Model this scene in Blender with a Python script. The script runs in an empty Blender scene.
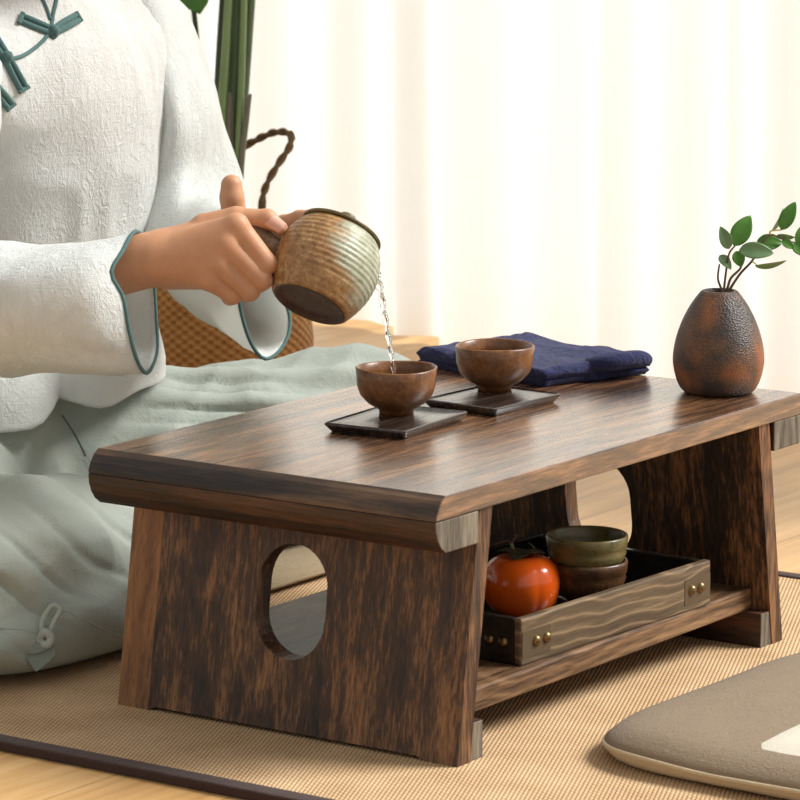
import bpy, bmesh, math, random
import numpy as np
from mathutils import Vector, Matrix, noise as mnoise
from mathutils.geometry import tessellate_polygon
from mathutils.bvhtree import BVHTree

random.seed(4)
rng = np.random.default_rng(7)
sc = bpy.context.scene
COL = sc.collection

# ------------------------------------------------------------------ camera
YAW, PITCH, FPX = 0.6109311405717202, 0.1757671708346849, 3859.1557605159865
CAM = Vector((-2.7799395379727803, -1.896957103020748, 0.947951622084672))
FW = Vector((math.cos(YAW)*math.cos(PITCH), math.sin(YAW)*math.cos(PITCH), -math.sin(PITCH)))
RT = Vector((math.sin(YAW), -math.cos(YAW), 0))
UP = RT.cross(FW)

def at(px, py, d):
    """world point at depth d (metres in front of the lens) along a line of sight"""
    return CAM + (FW + RT*((px-400)/FPX) - UP*((py-400)/FPX))*d

def onz(px, py, z):
    v = FW + RT*((px-400)/FPX) - UP*((py-400)/FPX)
    return CAM + v*((z-CAM.z)/v.z)

cam = bpy.data.cameras.new('camera')
camo = bpy.data.objects.new('camera', cam); COL.objects.link(camo)
camo.matrix_world = Matrix.Translation(CAM) @ Matrix((RT, UP, -FW)).transposed().to_4x4()
cam.sensor_width = 36; cam.sensor_fit = 'HORIZONTAL'; cam.lens = FPX*36/800
cam.dof.use_dof = True; cam.dof.focus_distance = 3.83; cam.dof.aperture_fstop = 20
cam.clip_end = 60
sc.camera = camo
sc.view_settings.view_transform = 'Standard'; sc.view_settings.look = 'None'
sc.view_settings.gamma = 1; sc.view_settings.use_curve_mapping = False
sc.view_settings.exposure = 0.22

# ------------------------------------------------------------------ node helpers
class NT:
    def __init__(s, name):
        s.m = bpy.data.materials.new(name); s.m.use_nodes = True
        s.t = s.m.node_tree; s.t.nodes.clear()
        s.out = s.n('ShaderNodeOutputMaterial')
    def n(s, typ, ins=None, **kw):
        nd = s.t.nodes.new(typ)
        for k, v in kw.items(): setattr(nd, k, v)
        for k, v in (ins or {}).items():
            if isinstance(v, bpy.types.NodeSocket): s.t.links.new(v, nd.inputs[k])
            else: nd.inputs[k].default_value = v
        return nd
    def obj(s): return s.n('ShaderNodeTexCoord').outputs['Object']
    def mapping(s, vec, scale=(1,1,1), rot=(0,0,0), loc=(0,0,0)):
        return s.n('ShaderNodeMapping', {'Vector': vec, 'Scale': scale, 'Rotation': rot, 'Location': loc}).outputs[0]
    def noise(s, vec, scale, detail=4, rough=.55, dist=0):
        return s.n('ShaderNodeTexNoise', {'Vector': vec, 'Scale': scale, 'Detail': detail, 'Roughness': rough, 'Distortion': dist}).outputs['Fac']
    def math(s, op, a, b=0.0, c=None):
        i = {0: a, 1: b}
        if c is not None: i[2] = c
        return s.n('ShaderNodeMath', i, operation=op).outputs[0]
    def mix(s, fac, a, b, blend='MIX'):
        nd = s.n('ShaderNodeMix', data_type='RGBA', blend_type=blend)
        for k, v in ((0, fac), (6, a), (7, b)):
            if isinstance(v, bpy.types.NodeSocket): s.t.links.new(v, nd.inputs[k])
            else: nd.inputs[k].default_value = v
        return nd.outputs[2]
    def ramp(s, fac, stops, interp='LINEAR'):
        nd = s.n('ShaderNodeValToRGB', {'Fac': fac}); cr = nd.color_ramp; cr.interpolation = interp
        while len(cr.elements) < len(stops): cr.elements.new(.5)
        for e, (p, c) in zip(cr.elements, stops): e.position = p; e.color = c
        return nd.outputs[0]
    def sep(s, vec): return s.n('ShaderNodeSeparateXYZ', {0: vec}).outputs
    def bump(s, h, strength=.3, dist=.002):
        return s.n('ShaderNodeBump', {'Height': h, 'Strength': strength, 'Distance': dist}).outputs[0]
    def bsdf(s, **ins):
        nd = s.n('ShaderNodeBsdfPrincipled', {k.replace('_', ' '): v for k, v in ins.items()})
        s.t.links.new(nd.outputs[0], s.out.inputs[0]); return nd

def c4(r, g, b): return (r, g, b, 1)
def srgb(r, g, b):
    f = lambda v: (v/255/12.92 if v <= 10 else ((v/255+.055)/1.055)**2.4)
    return (f(r), f(g), f(b), 1)

def plain(name, col, rough=.6, metallic=0, **kw):
    t = NT(name); t.bsdf(Base_Color=col, Roughness=rough, Metallic=metallic, **kw); return t.m

def wood(name, axis, dark, mid, light, rough=.45, seed=0, cathedral=.5, strip=None, fine=1.0, bump=.35, spec=.5, coat=0.0, ringf=95.0, lines=0.0):
    t = NT(name); v = t.obj()
    loc = (seed*1.37, seed*.71, seed*2.13)
    sA = [9, 9, 9]; sA[axis] = .9
    sB = [1.0, 1.0, 1.0]; sB[axis] = .13
    sF = [160, 160, 160]; sF[axis] = 9
    a = t.noise(t.mapping(v, sA, loc=loc), 5.0, 6, .68, .6)
    # growth rings: warped distance field, stretched along the grain
    vb = t.mapping(v, sB, loc=loc)
    w = t.noise(vb, 7.5, 2, .5, .4)
    ph = t.math('MULTIPLY', w, ringf)
    if lines: ph = t.math('ADD', t.math('MULTIPLY', t.sep(v)[2], 520.0), t.math('MULTIPLY', t.noise(t.mapping(v, (6, 6, 6)), 1.0, 2), 22.0))
    rings = t.math('SINE', ph)
    rings = t.math('MULTIPLY_ADD', rings, .5, .5)
    f = t.noise(t.mapping(v, sF, loc=loc), 1.0, 3, .65)
    sG = [420, 420, 420]; sG[axis] = 34
    g = t.noise(t.mapping(v, sG, loc=loc), 1.0, 2, .6)
    fac = t.math('ADD', t.math('MULTIPLY', a, 1.0-.45*cathedral), t.math('MULTIPLY', rings, .45*cathedral))
    fac = t.math('ADD', fac, t.math('MULTIPLY', t.math('SUBTRACT', f, .5), .55*fine))
    fac = t.math('ADD', fac, t.math('MULTIPLY', t.math('SUBTRACT', g, .5), .75*fine))
    sH = [16, 16, 16]; sH[axis] = .55
    zone = t.noise(t.mapping(v, sH, loc=(loc[2], loc[0], loc[1])), 2.0, 3, .5)
    fac = t.math('ADD', fac, t.math('MULTIPLY', t.math('SUBTRACT', zone, .5), .7*fine))
    col = t.ramp(fac, [(.22, dark), (.50, mid), (.84, light)])
    if lines:
        col = t.mix(t.math('MULTIPLY', t.math('POWER', rings, 9.0), lines), col, light)
    if strip:
        ax, thr, c2 = strip
        k = t.math('GREATER_THAN', t.sep(v)[ax], thr)
        col = t.mix(k, col, t.ramp(fac, [(.2, (c2[0]*.38, c2[1]*.34, c2[2]*.3, 1)), (.75, c2)]))
    h = t.math('ADD', t.math('MULTIPLY', f, .6), t.math('MULTIPLY', rings, .4*cathedral))
    rr = t.math('MULTIPLY_ADD', f, .25, rough-.12)
    t.bsdf(Base_Color=col, Roughness=rr, Normal=t.bump(h, bump, .0015), **{'Specular_IOR_Level': spec, 'Coat_Weight': coat, 'Coat_Roughness': .24, 'Coat_IOR': 1.5+.3*coat})
    return t.m

# ------------------------------------------------------------------ geometry helpers
def link(name, mesh, mat=None, parent=None, smooth=True):
    o = bpy.data.objects.new(name, mesh); COL.objects.link(o)
    if mat is not None:
        for m in (mat if isinstance(mat, (list, tuple)) else [mat]): mesh.materials.append(m)
    if parent is not None: o.parent = parent
    if smooth and len(mesh.polygons):
        mesh.polygons.foreach_set('use_smooth', [True]*len(mesh.polygons))
    return o

def tag(o, label=None, cat=None, group=None, kind=None):
    if label: o['label'] = label
    if cat: o['category'] = cat
    if group: o['group'] = group
    if kind: o['kind'] = kind
    return o

def empty(name, loc=(0,0,0), rz=0.0):
    o = bpy.data.objects.new(name, None); COL.objects.link(o)
    o.location = loc; o.rotation_euler = (0, 0, rz); o.empty_display_size = .03
    return o

def mesh_of(verts, faces, name='m'):
    m = bpy.data.meshes.new(name); m.from_pydata([tuple(v) for v in verts], [], faces); m.update(); return m

def fix_normals(mesh):
    bm = bmesh.new(); bm.from_mesh(mesh); bmesh.ops.recalc_face_normals(bm, faces=bm.faces); bm.to_mesh(mesh); bm.free(); return mesh

def bevel(o, w, segs=2, angle=35):
    m = o.modifiers.new('bevel', 'BEVEL'); m.width = w; m.segments = segs; m.limit_method = 'ANGLE'; m.angle_limit = math.radians(angle)
    try: m.harden_normals = False
    except Exception: pass
    return o

def auto_smooth(mesh, deg=35):
    mesh.polygons.foreach_set('use_smooth', [True]*len(mesh.polygons))
    try: mesh.set_sharp_from_angle(angle=math.radians(deg))
    except Exception: pass

def box_mesh(x0, x1, y0, y1, z0, z1):
    v = [(x, y, z) for x in (x0, x1) for y in (y0, y1) for z in (z0, z1)]
    f = [(0,1,3,2), (4,6,7,5), (0,4,5,1), (2,3,7,6), (0,2,6,4), (1,5,7,3)]
    return fix_normals(mesh_of(v, f))

def prism(poly, plane, a, b, hole=None, shear=0.0):
    """extrude a 2-D outline (optionally with a hole); plane 'xz' runs along y, 'yz' runs along x, 'xy' along z.
    shear moves the outline along the extrusion axis with its second coordinate"""
    def P(p, t):
        u, w = p
        return {'xz': (u, t, w), 'yz': (t+shear*w, u, w), 'xy': (u, w, t)}[plane]
    loops = [list(poly)] + ([list(hole)] if hole else [])
    flat = [p for l in loops for p in l]; n = len(flat)
    tris = tessellate_polygon([[Vector((p[0], p[1], 0)) for p in l] for l in loops]) if hole else None
    V = [P(p, a) for p in flat] + [P(p, b) for p in flat]; F = []
    if tris:
        for t in tris: F.append(tuple(t)); F.append(tuple(i+n for i in reversed(t)))
    else:
        F.append(tuple(range(n))); F.append(tuple(reversed(range(n, 2*n))))
    o = 0
    for l in loops:
        k = len(l)
        for i in range(k):
            i0, i1 = o+i, o+(i+1) % k
            F.append((i0, i1, i1+n, i0+n))
        o += k
    return fix_normals(mesh_of(V, F))

def lathe(profile, segs=72, fn=None, close=False):
    V, F = [], []
    rings = []
    for (r, z) in profile:
        if r < 1e-6:
            rings.append([len(V)]); V.append((0, 0, z))
        else:
            rg = []
            for k in range(segs):
                a = 2*math.pi*k/segs
                rr, zz = fn(r, z, a) if fn else (r, z)
                rg.append(len(V)); V.append((rr*math.cos(a), rr*math.sin(a), zz))
            rings.append(rg)
    for A, B in zip(rings, rings[1:]):
        if len(A) == 1 and len(B) == 1: continue
        for k in range(segs):
            k2 = (k+1) % segs
            if len(A) == 1: F.append((A[0], B[k2], B[k]))
            elif len(B) == 1: F.append((A[k], A[k2], B[0]))
            else: F.append((A[k], A[k2], B[k2], B[k]))
    return fix_normals(mesh_of(V, F))

def catmull(pts, n=6, closed=False):
    P = [Vector(p) for p in pts]; out = []
    N = len(P); rngN = N if closed else N-1
    for i in range(rngN):
        g = (lambda j: P[j % N]) if closed else (lambda j: P[min(max(j, 0), N-1)])
        p0, p1, p2, p3 = g(i-1), g(i), g(i+1), g(i+2)
        for k in range(n):
            t = k/n
            out.append(.5*((2*p1)+(p2-p0)*t+(2*p0-5*p1+4*p2-p3)*t*t+(3*p1-p0-3*p2+p3)*t**3))
    if not closed: out.append(P[-1])
    return out

def tube(pts, rad, segs=10, closed=False, flat=1.0, normal=None):
    """tube mesh along points; rad scalar or per-point list; flat <1 squashes along `normal`"""
    P = [Vector(p) for p in pts]; n = len(P)
    R = rad if isinstance(rad, (list, tuple)) else [rad]*n
    V, F = [], []
    u = None
    for i in range(n):
        if closed: t = (P[(i+1) % n]-P[i-1]).normalized()
        else: t = (P[min(i+1, n-1)]-P[max(i-1, 0)]).normalized()
        if normal is not None:
            nn = Vector(normal[i] if isinstance(normal, list) else normal)
            u = (nn - t*nn.dot(t)).normalized()
        elif u is None:
            u = t.orthogonal().normalized()
        else:
            u = (u - t*u.dot(t)).normalized()
        w = t.cross(u)
        for k in range(segs):
            a = 2*math.pi*k/segs
            V.append(P[i] + u*(math.cos(a)*R[i]*flat) + w*(math.sin(a)*R[i]))
    m = n if closed else n-1
    for i in range(m):
        for k in range(segs):
            a, b = i*segs, ((i+1) % n)*segs
            F.append((a+k, a+(k+1) % segs, b+(k+1) % segs, b+k))
    if not closed:
        F.append(tuple(reversed(range(segs)))); F.append(tuple(range((n-1)*segs, n*segs)))
    return fix_normals(mesh_of(V, F))

def loft(rings, cap0=False, cap1=False):
    n = len(rings[0]); V = [v for r in rings for v in r]; F = []
    for i in range(len(rings)-1):
        for k in range(n):
            a, b = i*n, (i+1)*n
            F.append((a+k, a+(k+1) % n, b+(k+1) % n, b+k))
    if cap0: F.append(tuple(reversed(range(n))))
    if cap1: F.append(tuple(range((len(rings)-1)*n, len(rings)*n)))
    return mesh_of(V, F)

def join_meshes(ms):
    bm = bmesh.new()
    for m in ms: bm.from_mesh(m)
    out = bpy.data.meshes.new('joined'); bm.to_mesh(out); bm.free(); return out

def xform(mesh, M): mesh.transform(M); mesh.update(); return mesh

# ---- signed-distance modelling (numpy) with a surface-nets mesher
def smin(a, b, k):
    if k <= 0: return np.minimum(a, b)
    h = np.clip(.5+.5*(b-a)/k, 0, 1)
    return b*(1-h)+a*h-k*h*(1-h)

def sd_cone(P, a, b, ra, rb):
    a = np.array(a, np.float32); b = np.array(b, np.float32); ba = b-a
    pa = [P[i]-a[i] for i in range(3)]
    t = np.clip((pa[0]*ba[0]+pa[1]*ba[1]+pa[2]*ba[2])/max(float(ba@ba), 1e-12), 0, 1)
    return np.sqrt(sum((pa[i]-ba[i]*t)**2 for i in range(3)))-(ra+(rb-ra)*t)

def sd_ell(P, c, r):
    q = [(P[i]-c[i])/r[i] for i in range(3)]
    k0 = np.sqrt(q[0]**2+q[1]**2+q[2]**2)
    k1 = np.sqrt(sum((q[i]/r[i])**2 for i in range(3)))
    return k0*(k0-1)/np.maximum(k1, 1e-6)

def sd_chain(P, pts, rs, k=.004):
    F = None
    for i in range(len(pts)-1):
        g = sd_cone(P, pts[i], pts[i+1], rs[i], rs[i+1])
        F = g if F is None else smin(F, g, k)
    return F

_LAT = rng.random((32, 32, 32)).astype(np.float32)
def vnoise(x, y, z):
    xi, yi, zi = np.floor(x).astype(int), np.floor(y).astype(int), np.floor(z).astype(int)
    fx, fy, fz = x-xi, y-yi, z-zi
    fx, fy, fz = [f*f*(3-2*f) for f in (fx, fy, fz)]
    g = lambda a, b, c: _LAT[(xi+a) & 31, (yi+b) & 31, (zi+c) & 31]
    l = lambda a, b, t: a+(b-a)*t
    return l(l(l(g(0,0,0), g(1,0,0), fx), l(g(0,1,0), g(1,1,0), fx), fy),
             l(l(g(0,0,1), g(1,0,1), fx), l(g(0,1,1), g(1,1,1), fx), fy), fz)*2-1

def grid(lo, hi, h):
    ax = [np.arange(lo[i], hi[i]+h, h, dtype=np.float32) for i in range(3)]
    return np.meshgrid(*ax, indexing='ij', sparse=False), np.array(lo, np.float32)

def surface_net(F, lo, h):
    S = F < 0
    nx, ny, nz = F.shape
    acc = np.zeros((nx-1, ny-1, nz-1, 3), np.float32); cnt = np.zeros((nx-1, ny-1, nz-1), np.float32)
    corners = [(a, b, c) for a in (0, 1) for b in (0, 1) for c in (0, 1)]
    sl = lambda c: (slice(c[0], nx-1+c[0]), slice(c[1], ny-1+c[1]), slice(c[2], nz-1+c[2]))
    for i, A in enumerate(corners):
        for B in corners[i+1:]:
            if sum(abs(A[k]-B[k]) for k in range(3)) != 1: continue
            fa, fb = F[sl(A)], F[sl(B)]
            m = (fa < 0) != (fb < 0)
            t = np.where(m, fa/np.where(m, fa-fb, 1), 0)
            for k in range(3): acc[..., k] += np.where(m, A[k]+(B[k]-A[k])*t, 0)
            cnt += m
    act = cnt > 0
    idx = -np.ones(act.shape, int); idx[act] = np.arange(act.sum())
    cells = np.argwhere(act)
    V = (cells+acc[act]/cnt[act][:, None])*h+lo
    Q = []
    for k in range(3):
        a, b = (k+1) % 3, (k+2) % 3
        s0 = [slice(1, -1)]*3; s0[k] = slice(0, -1)
        s1 = [slice(1, -1)]*3; s1[k] = slice(1, None)
        A, B = S[tuple(s0)], S[tuple(s1)]
        for flip in (False, True):
            e = np.argwhere((A & ~B) if not flip else (~A & B))
            if not len(e): continue
            off = np.array([1, 1, 1]); off[k] = 0
            e = e+off
            def vi(da, db):
                q = e.copy(); q[:, a] -= da; q[:, b] -= db
                return idx[q[:, 0], q[:, 1], q[:, 2]]
            q = np.stack([vi(1, 1), vi(0, 1), vi(0, 0), vi(1, 0)], 1)
            if flip: q = q[:, ::-1]
            Q.append(q)
    Q = np.concatenate(Q); Q = Q[(Q >= 0).all(1)]
    m = bpy.data.meshes.new('sdf')
    m.vertices.add(len(V)); m.vertices.foreach_set('co', V.astype(np.float32).ravel())
    m.loops.add(len(Q)*4); m.loops.foreach_set('vertex_index', Q.astype(np.int32).ravel())
    m.polygons.add(len(Q)); m.polygons.foreach_set('loop_start', np.arange(0, len(Q)*4, 4, dtype=np.int32))
    m.update(calc_edges=True); m.validate()
    return m

def sdf_mesh(fn, lo, hi, h):
    P, l = grid(lo, hi, h)
    return surface_net(fn(P), l, h)

def relax(mesh, it=3, fac=.5):
    bm = bmesh.new(); bm.from_mesh(mesh)
    for _ in range(it): bmesh.ops.smooth_vert(bm, verts=bm.verts, factor=fac, use_axis_x=True, use_axis_y=True, use_axis_z=True)
    bm.to_mesh(mesh); bm.free(); return mesh

def displace(mesh, fn):
    n = len(mesh.vertices); co = np.zeros(n*3, np.float32); mesh.vertices.foreach_get('co', co); co = co.reshape(-1, 3)
    no = np.zeros(n*3, np.float32); mesh.vertices.foreach_get('normal', no); no = no.reshape(-1, 3)
    co = co+no*fn(co)[:, None]
    mesh.vertices.foreach_set('co', co.astype(np.float32).ravel()); mesh.update(); return mesh

def bvh_of(mesh):
    return BVHTree.FromPolygons([v.co.copy() for v in mesh.vertices], [tuple(p.vertices) for p in mesh.polygons])

def hit(bvh, px, py, off=0.0):
    d = at(px, py, 1.0)-CAM
    loc, nor, i, dist = bvh.ray_cast(CAM, d.normalized())
    if loc is None: return None, None
    if nor.dot(d) > 0: nor = -nor
    return loc+nor*off, nor

# ------------------------------------------------------------------ materials
D1, D2, D3 = srgb(38,22,14), srgb(92,52,28), srgb(150,92,50)
M_top   = wood('burnt_wood_top', 0, srgb(42,27,17), srgb(92,61,39), srgb(152,108,70), .27, 1, .45, bump=.6, spec=.8, fine=1.2, coat=.8)
M_panel = wood('burnt_wood_panel', 2, srgb(28,19,13), srgb(68,45,29), srgb(142,100,62), .5, 2, .25, strip=(1, .362, srgb(150,104,62)), fine=1.05)
M_panelB = wood('burnt_wood_panel_plain', 2, srgb(26,17,11), srgb(60,40,25), srgb(140,94,56), .5, 6, .2, fine=1.3)
M_batten = wood('burnt_wood_batten', 1, srgb(26,16,11), srgb(54,31,19), srgb(88,54,34), .45, 3, .4)
M_topend = wood('dark_table_end', 1, srgb(28,21,16), srgb(64,47,34), srgb(112,86,62), .5, 12, .9, fine=.7, ringf=70.0)
M_end   = wood('weathered_end_grain', 2, srgb(56,50,42), srgb(100,91,76), srgb(138,127,108), .7, 4, .5)
M_shelf = wood('burnt_wood_shelf', 0, srgb(40,28,19), srgb(96,70,48), srgb(146,112,80), .40, 5, .3, lines=.3)
M_tray  = wood('dark_tray_wood', 0, srgb(62,49,36), srgb(92,75,55), srgb(150,126,96), .42, 8, .15, fine=.6, ringf=120.0, lines=.6)
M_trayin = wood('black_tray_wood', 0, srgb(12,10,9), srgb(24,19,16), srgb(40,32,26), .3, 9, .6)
M_coast = wood('ebony_coaster', 0, srgb(18,14,12), srgb(36,28,24), srgb(70,57,48), .26, 10, .5, bump=.6, coat=.6)
M_brass = plain('aged_brass', srgb(128,104,72), .38, 1.0)

def linen(name, base, weave=900, bump=.35, crinkle=60, trans=0.0, sheen=.15, rough=.85, var=.08, zst=1.0):
    t = NT(name); v = t.obj()
    n1 = t.noise(t.mapping(v, (1, 1, zst)), crinkle, 5, .68, .7)
    ridg = t.math('ABSOLUTE', t.math('SUBTRACT', n1, .5))
    s = t.sep(v)
    thr = t.math('ADD', t.noise(t.mapping(v, (weave, weave, weave*.05)), 1, 1), t.noise(t.mapping(v, (weave*.05, weave*.05, weave)), 1, 1))
    big = t.noise(v, 9, 3)
    dark = (base[0]*(1-var*2), base[1]*(1-var*2), base[2]*(1-var*2.2), 1)
    col = t.mix(t.math('MULTIPLY_ADD', thr, .5, t.math('MULTIPLY_ADD', big, .4, -.25)), dark, base)
    h = t.math('ADD', t.math('MULTIPLY', ridg, 2.2), t.math('MULTIPLY', thr, .18))
    b = t.bsdf(Base_Color=col, Roughness=rough, Normal=t.bump(h, bump, .004), **{'Sheen_Weight': sheen, 'Specular_IOR_Level': .15})
    if trans > 0:
        tr = t.n('ShaderNodeBsdfTranslucent', {'Color': base})
        mx = t.n('ShaderNodeMixShader', {0: trans, 1: b.outputs[0], 2: tr.outputs[0]})
        t.t.links.new(mx.outputs[0], t.out.inputs[0])
    return t.m

M_white = linen('white_crinkled_linen', srgb(241,244,241), 700, .62, 95, trans=.32, var=.03, zst=.55)
M_green = linen('sage_green_linen', srgb(174,182,173), 800, .35, 40, var=.06)
M_trim = linen('teal_trim_cloth', srgb(82,112,110), 900, .3, 120, var=.08)
M_navy = linen('navy_cotton', srgb(48,52,96), 700, .9, 90, var=.15)
M_cushtop = linen('taupe_cotton', srgb(150,130,106), 800, .5, 150, var=.12)
M_cushlow = linen('beige_cotton', srgb(205,184,150), 800, .4, 100, var=.06)
M_cushwhite = linen('off_white_cotton', srgb(214,206,188), 800, .3, 100, var=.04)
M_seat = linen('woven_beige_seat', srgb(168,148,118), 500, .6, 160, var=.12)

def mat_skin():
    t = NT('warm_skin'); v = t.obj()
    n = t.noise(v, 60, 4, .6)
    n2 = t.noise(v, 420, 2, .6)
    col = t.mix(n, srgb(188,136,100), srgb(208,158,122))
    col = t.mix(t.math('MULTIPLY', n2, .25), col, srgb(166,106,78))
    t.bsdf(Base_Color=col, Roughness=.5, Normal=t.bump(n2, .12, .001),
           **{'Subsurface_Weight': .10, 'Subsurface_Radius': (.012, .004, .002), 'Specular_IOR_Level': .35})
    return t.m
M_skin = mat_skin()
M_nail = plain('fingernail', srgb(214,166,146), .25)
M_hair = plain('black_hair', srgb(24,20,18), .4)

def ceramic(name, c1, c2, c3, scale=40, rough=.32, bump=.25, split=None):
    t = NT(name); v = t.obj()
    n = t.noise(v, scale, 6, .7, .6); f = t.noise(v, scale*9, 3, .7)
    fac = t.math('ADD', t.math('MULTIPLY', n, .7), t.math('MULTIPLY', f, .35))
    if split:
        axis, gain, off, cA, cB = split
        g = t.math('MULTIPLY_ADD', t.sep(v)[axis], gain, off)
        g = t.math('ADD', g, t.math('MULTIPLY', t.math('MINIMUM', t.math('SUBTRACT', t.sep(v)[2], .040), 0.0), 16.0))
        g = t.math('ADD', g, t.math('MULTIPLY', t.math('SUBTRACT', t.noise(t.mapping(v, (1,1,3)), 22, 4), .5), .9))
        gl = t.ramp(fac, [(.3, cA), (.75, cB)])
        col = t.mix(t.ramp(g, [(.35, c4(0,0,0)), (.65, c4(1,1,1))]), t.ramp(fac, [(.3, c1), (.52, c2), (.78, c3)]), gl)
    else:
        col = t.ramp(fac, [(.3, c1), (.52, c2), (.78, c3)])
    t.bsdf(Base_Color=col, Roughness=t.math('MULTIPLY_ADD', f, .3, rough-.12), Normal=t.bump(fac, bump, .0015), **{'Coat_Weight': .25, 'Coat_Roughness': .2})
    return t.m
M_cup = ceramic('amber_brown_glaze', srgb(56,33,15), srgb(112,70,36), srgb(160,112,64), 45)
M_bowl = ceramic('olive_brown_glaze', srgb(50,40,22), srgb(104,96,56), srgb(140,108,66), 45)
M_bowl2 = ceramic('rust_brown_glaze', srgb(36,24,16), srgb(84,56,34), srgb(120,84,54), 60)
M_teapot = ceramic('brown_ash_glaze', srgb(78,52,26), srgb(152,110,62), srgb(214,182,130), 110, .42, .6,
                   split=(0, 13.0, .36, srgb(108,112,70), srgb(196,198,178)))
M_teabase = ceramic('bare_dark_clay', srgb(40,26,18), srgb(70,46,32), srgb(104,74,52), 60, .7, .4)
M_lid = ceramic('olive_lid_glaze', srgb(60,52,30), srgb(104,92,58), srgb(140,126,90), 60, .4)
M_handle = ceramic('rough_speckled_clay', srgb(50,36,24), srgb(92,68,44), srgb(150,116,78), 130, .8, .6)

def mat_vase():
    t = NT('charred_vase'); v = t.obj()
    n = t.noise(v, 16, 3, .5, .4); f = t.noise(t.mapping(v, (1,1,1.6)), 300, 3, .7)
    vo = t.n('ShaderNodeTexVoronoi', {'Vector': t.mapping(v, (1,1,1.5)), 'Scale': 520.0}).outputs['Distance']
    z = t.math('MULTIPLY_ADD', t.sep(v)[2], -9.0, .92)
    zz = t.sep(v)[2]
    low = t.math('MULTIPLY', t.math('MAXIMUM', t.math('SUBTRACT', .022, zz), 0.0), 16.0)
    fac = t.math('SUBTRACT', t.math('ADD', t.math('MULTIPLY', n, 1.5), t.math('MULTIPLY_ADD', z, .22, -.27)), low)
    fac = t.math('ADD', fac, t.math('MULTIPLY', t.math('SUBTRACT', f, .5), .5))
    col = t.ramp(fac, [(.36, srgb(56,44,37)), (.52, srgb(104,70,46)), (.72, srgb(156,92,48))])
    col = t.mix(t.math('MULTIPLY', t.math('SUBTRACT', 1.0, vo), .35), col, srgb(40,28,22))
    t.bsdf(Base_Color=col, Roughness=.42, Normal=t.bump(vo, .45, .0015)); return t.m
M_vase = mat_vase()

def mat_leaf(name, a, b):
    t = NT(name); v = t.obj(); n = t.noise(v, 90, 4)
    d = t.bsdf(Base_Color=t.mix(n, a, b), Roughness=.35)
    tr = t.n('ShaderNodeBsdfTranslucent', {'Color': (b[0]*1.2, b[1]*1.2, b[2]*.7, 1)})
    mx = t.n('ShaderNodeMixShader', {0: .3, 1: d.outputs[0], 2: tr.outputs[0]}); t.t.links.new(mx.outputs[0], t.out.inputs[0])
    return t.m
M_leaf = mat_leaf('deep_green_leaf', srgb(58,112,36), srgb(104,156,62))
M_leafpale = mat_leaf('pale_green_leaf', srgb(84,118,76), srgb(134,160,118))
M_twig = plain('brown_twig', srgb(84,62,48), .7)
M_twigy = plain('yellow_green_twig', srgb(176,168,84), .6)

# persimmon
def mat_persimmon():
    t = NT('persimmon_skin'); v = t.obj(); n = t.noise(v, 30, 4)
    z = t.math('MULTIPLY_ADD', t.sep(v)[2], 8.0, .2)
    t.bsdf(Base_Color=t.mix(n, srgb(252,84,16), srgb(255,122,32)), Roughness=.22, **{'Coat_Weight': .4, 'Coat_Roughness': .12}); return t.m
M_pers = mat_persimmon()
M_calyx = plain('dry_green_calyx', srgb(74,76,48), .6)
M_stemg = plain('pale_stem', srgb(132,132,92), .6)

# water
def mat_water():
    t = NT('clear_water')
    g = t.n('ShaderNodeBsdfGlass', {'Color': c4(1,1,1), 'Roughness': .0, 'IOR': 1.33})
    t.t.links.new(g.outputs[0], t.out.inputs[0]); return t.m
M_water = mat_water()
M_tea = plain('pale_tea', srgb(150,100,50), .03, Coat_Weight=1.0)

# ------------------------------------------------------------------ setting
def mat_floor():
    t = NT('honey_oak_floor'); v = t.obj()
    vr = t.mapping(v, rot=(0, 0, 0))
    s = t.sep(vr)
    br = t.n('ShaderNodeTexBrick', {'Vector': vr, 'Scale': 1.0, 'Mortar Size': .0015, 'Brick Width': 1.3, 'Row Height': .13,
             'Color1': c4(.42,.42,.42), 'Color2': c4(.62,.62,.62), 'Mortar': c4(0.1,.1,.1)})
    g = t.noise(t.mapping(vr, (2.2, 26, 1)), 2.0, 5, .6, .5)
    fac = t.math('ADD', t.math('MULTIPLY', br.outputs['Color'], .45), t.math('MULTIPLY', g, .55))
    col = t.ramp(fac, [(.2, srgb(140,96,52)), (.5, srgb(204,160,104)), (.75, srgb(226,190,138))])
    t.bsdf(Base_Color=col, Roughness=.38, Normal=t.bump(fac, .1, .001)); return t.m
fl = link('floor', box_mesh(-2.2, 3.2, -2.2, 3.6, -.05, 0), mat_floor(), smooth=False); tag(fl, kind='structure')

# curtain / window direction (the glazed wall runs obliquely behind the table)
W0 = Vector((1.60, .487, 0)); WD = Vector((.42, 1.028, 0)).normalized(); WN = Vector((WD.y, -WD.x, 0))   # WN points outside

def mat_curtain():
    t = NT('sheer_linen_curtain'); v = t.obj()
    th = t.noise(t.mapping(v, (260, 260, 6)), 1, 2); tv = t.noise(t.mapping(v, (6, 6, 260)), 1, 2)
    w = t.math('MULTIPLY_ADD', t.math('ADD', th, tv), .5, 0.0)
    col = t.mix(w, srgb(246,246,244), srgb(253,253,252))
    d = t.n('ShaderNodeBsdfDiffuse', {'Color': col}); tr = t.n('ShaderNodeBsdfTranslucent', {'Color': col})
    mx = t.n('ShaderNodeMixShader', {0: .55, 1: d.outputs[0], 2: tr.outputs[0]}); t.t.links.new(mx.outputs[0], t.out.inputs[0]); return t.m

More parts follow.
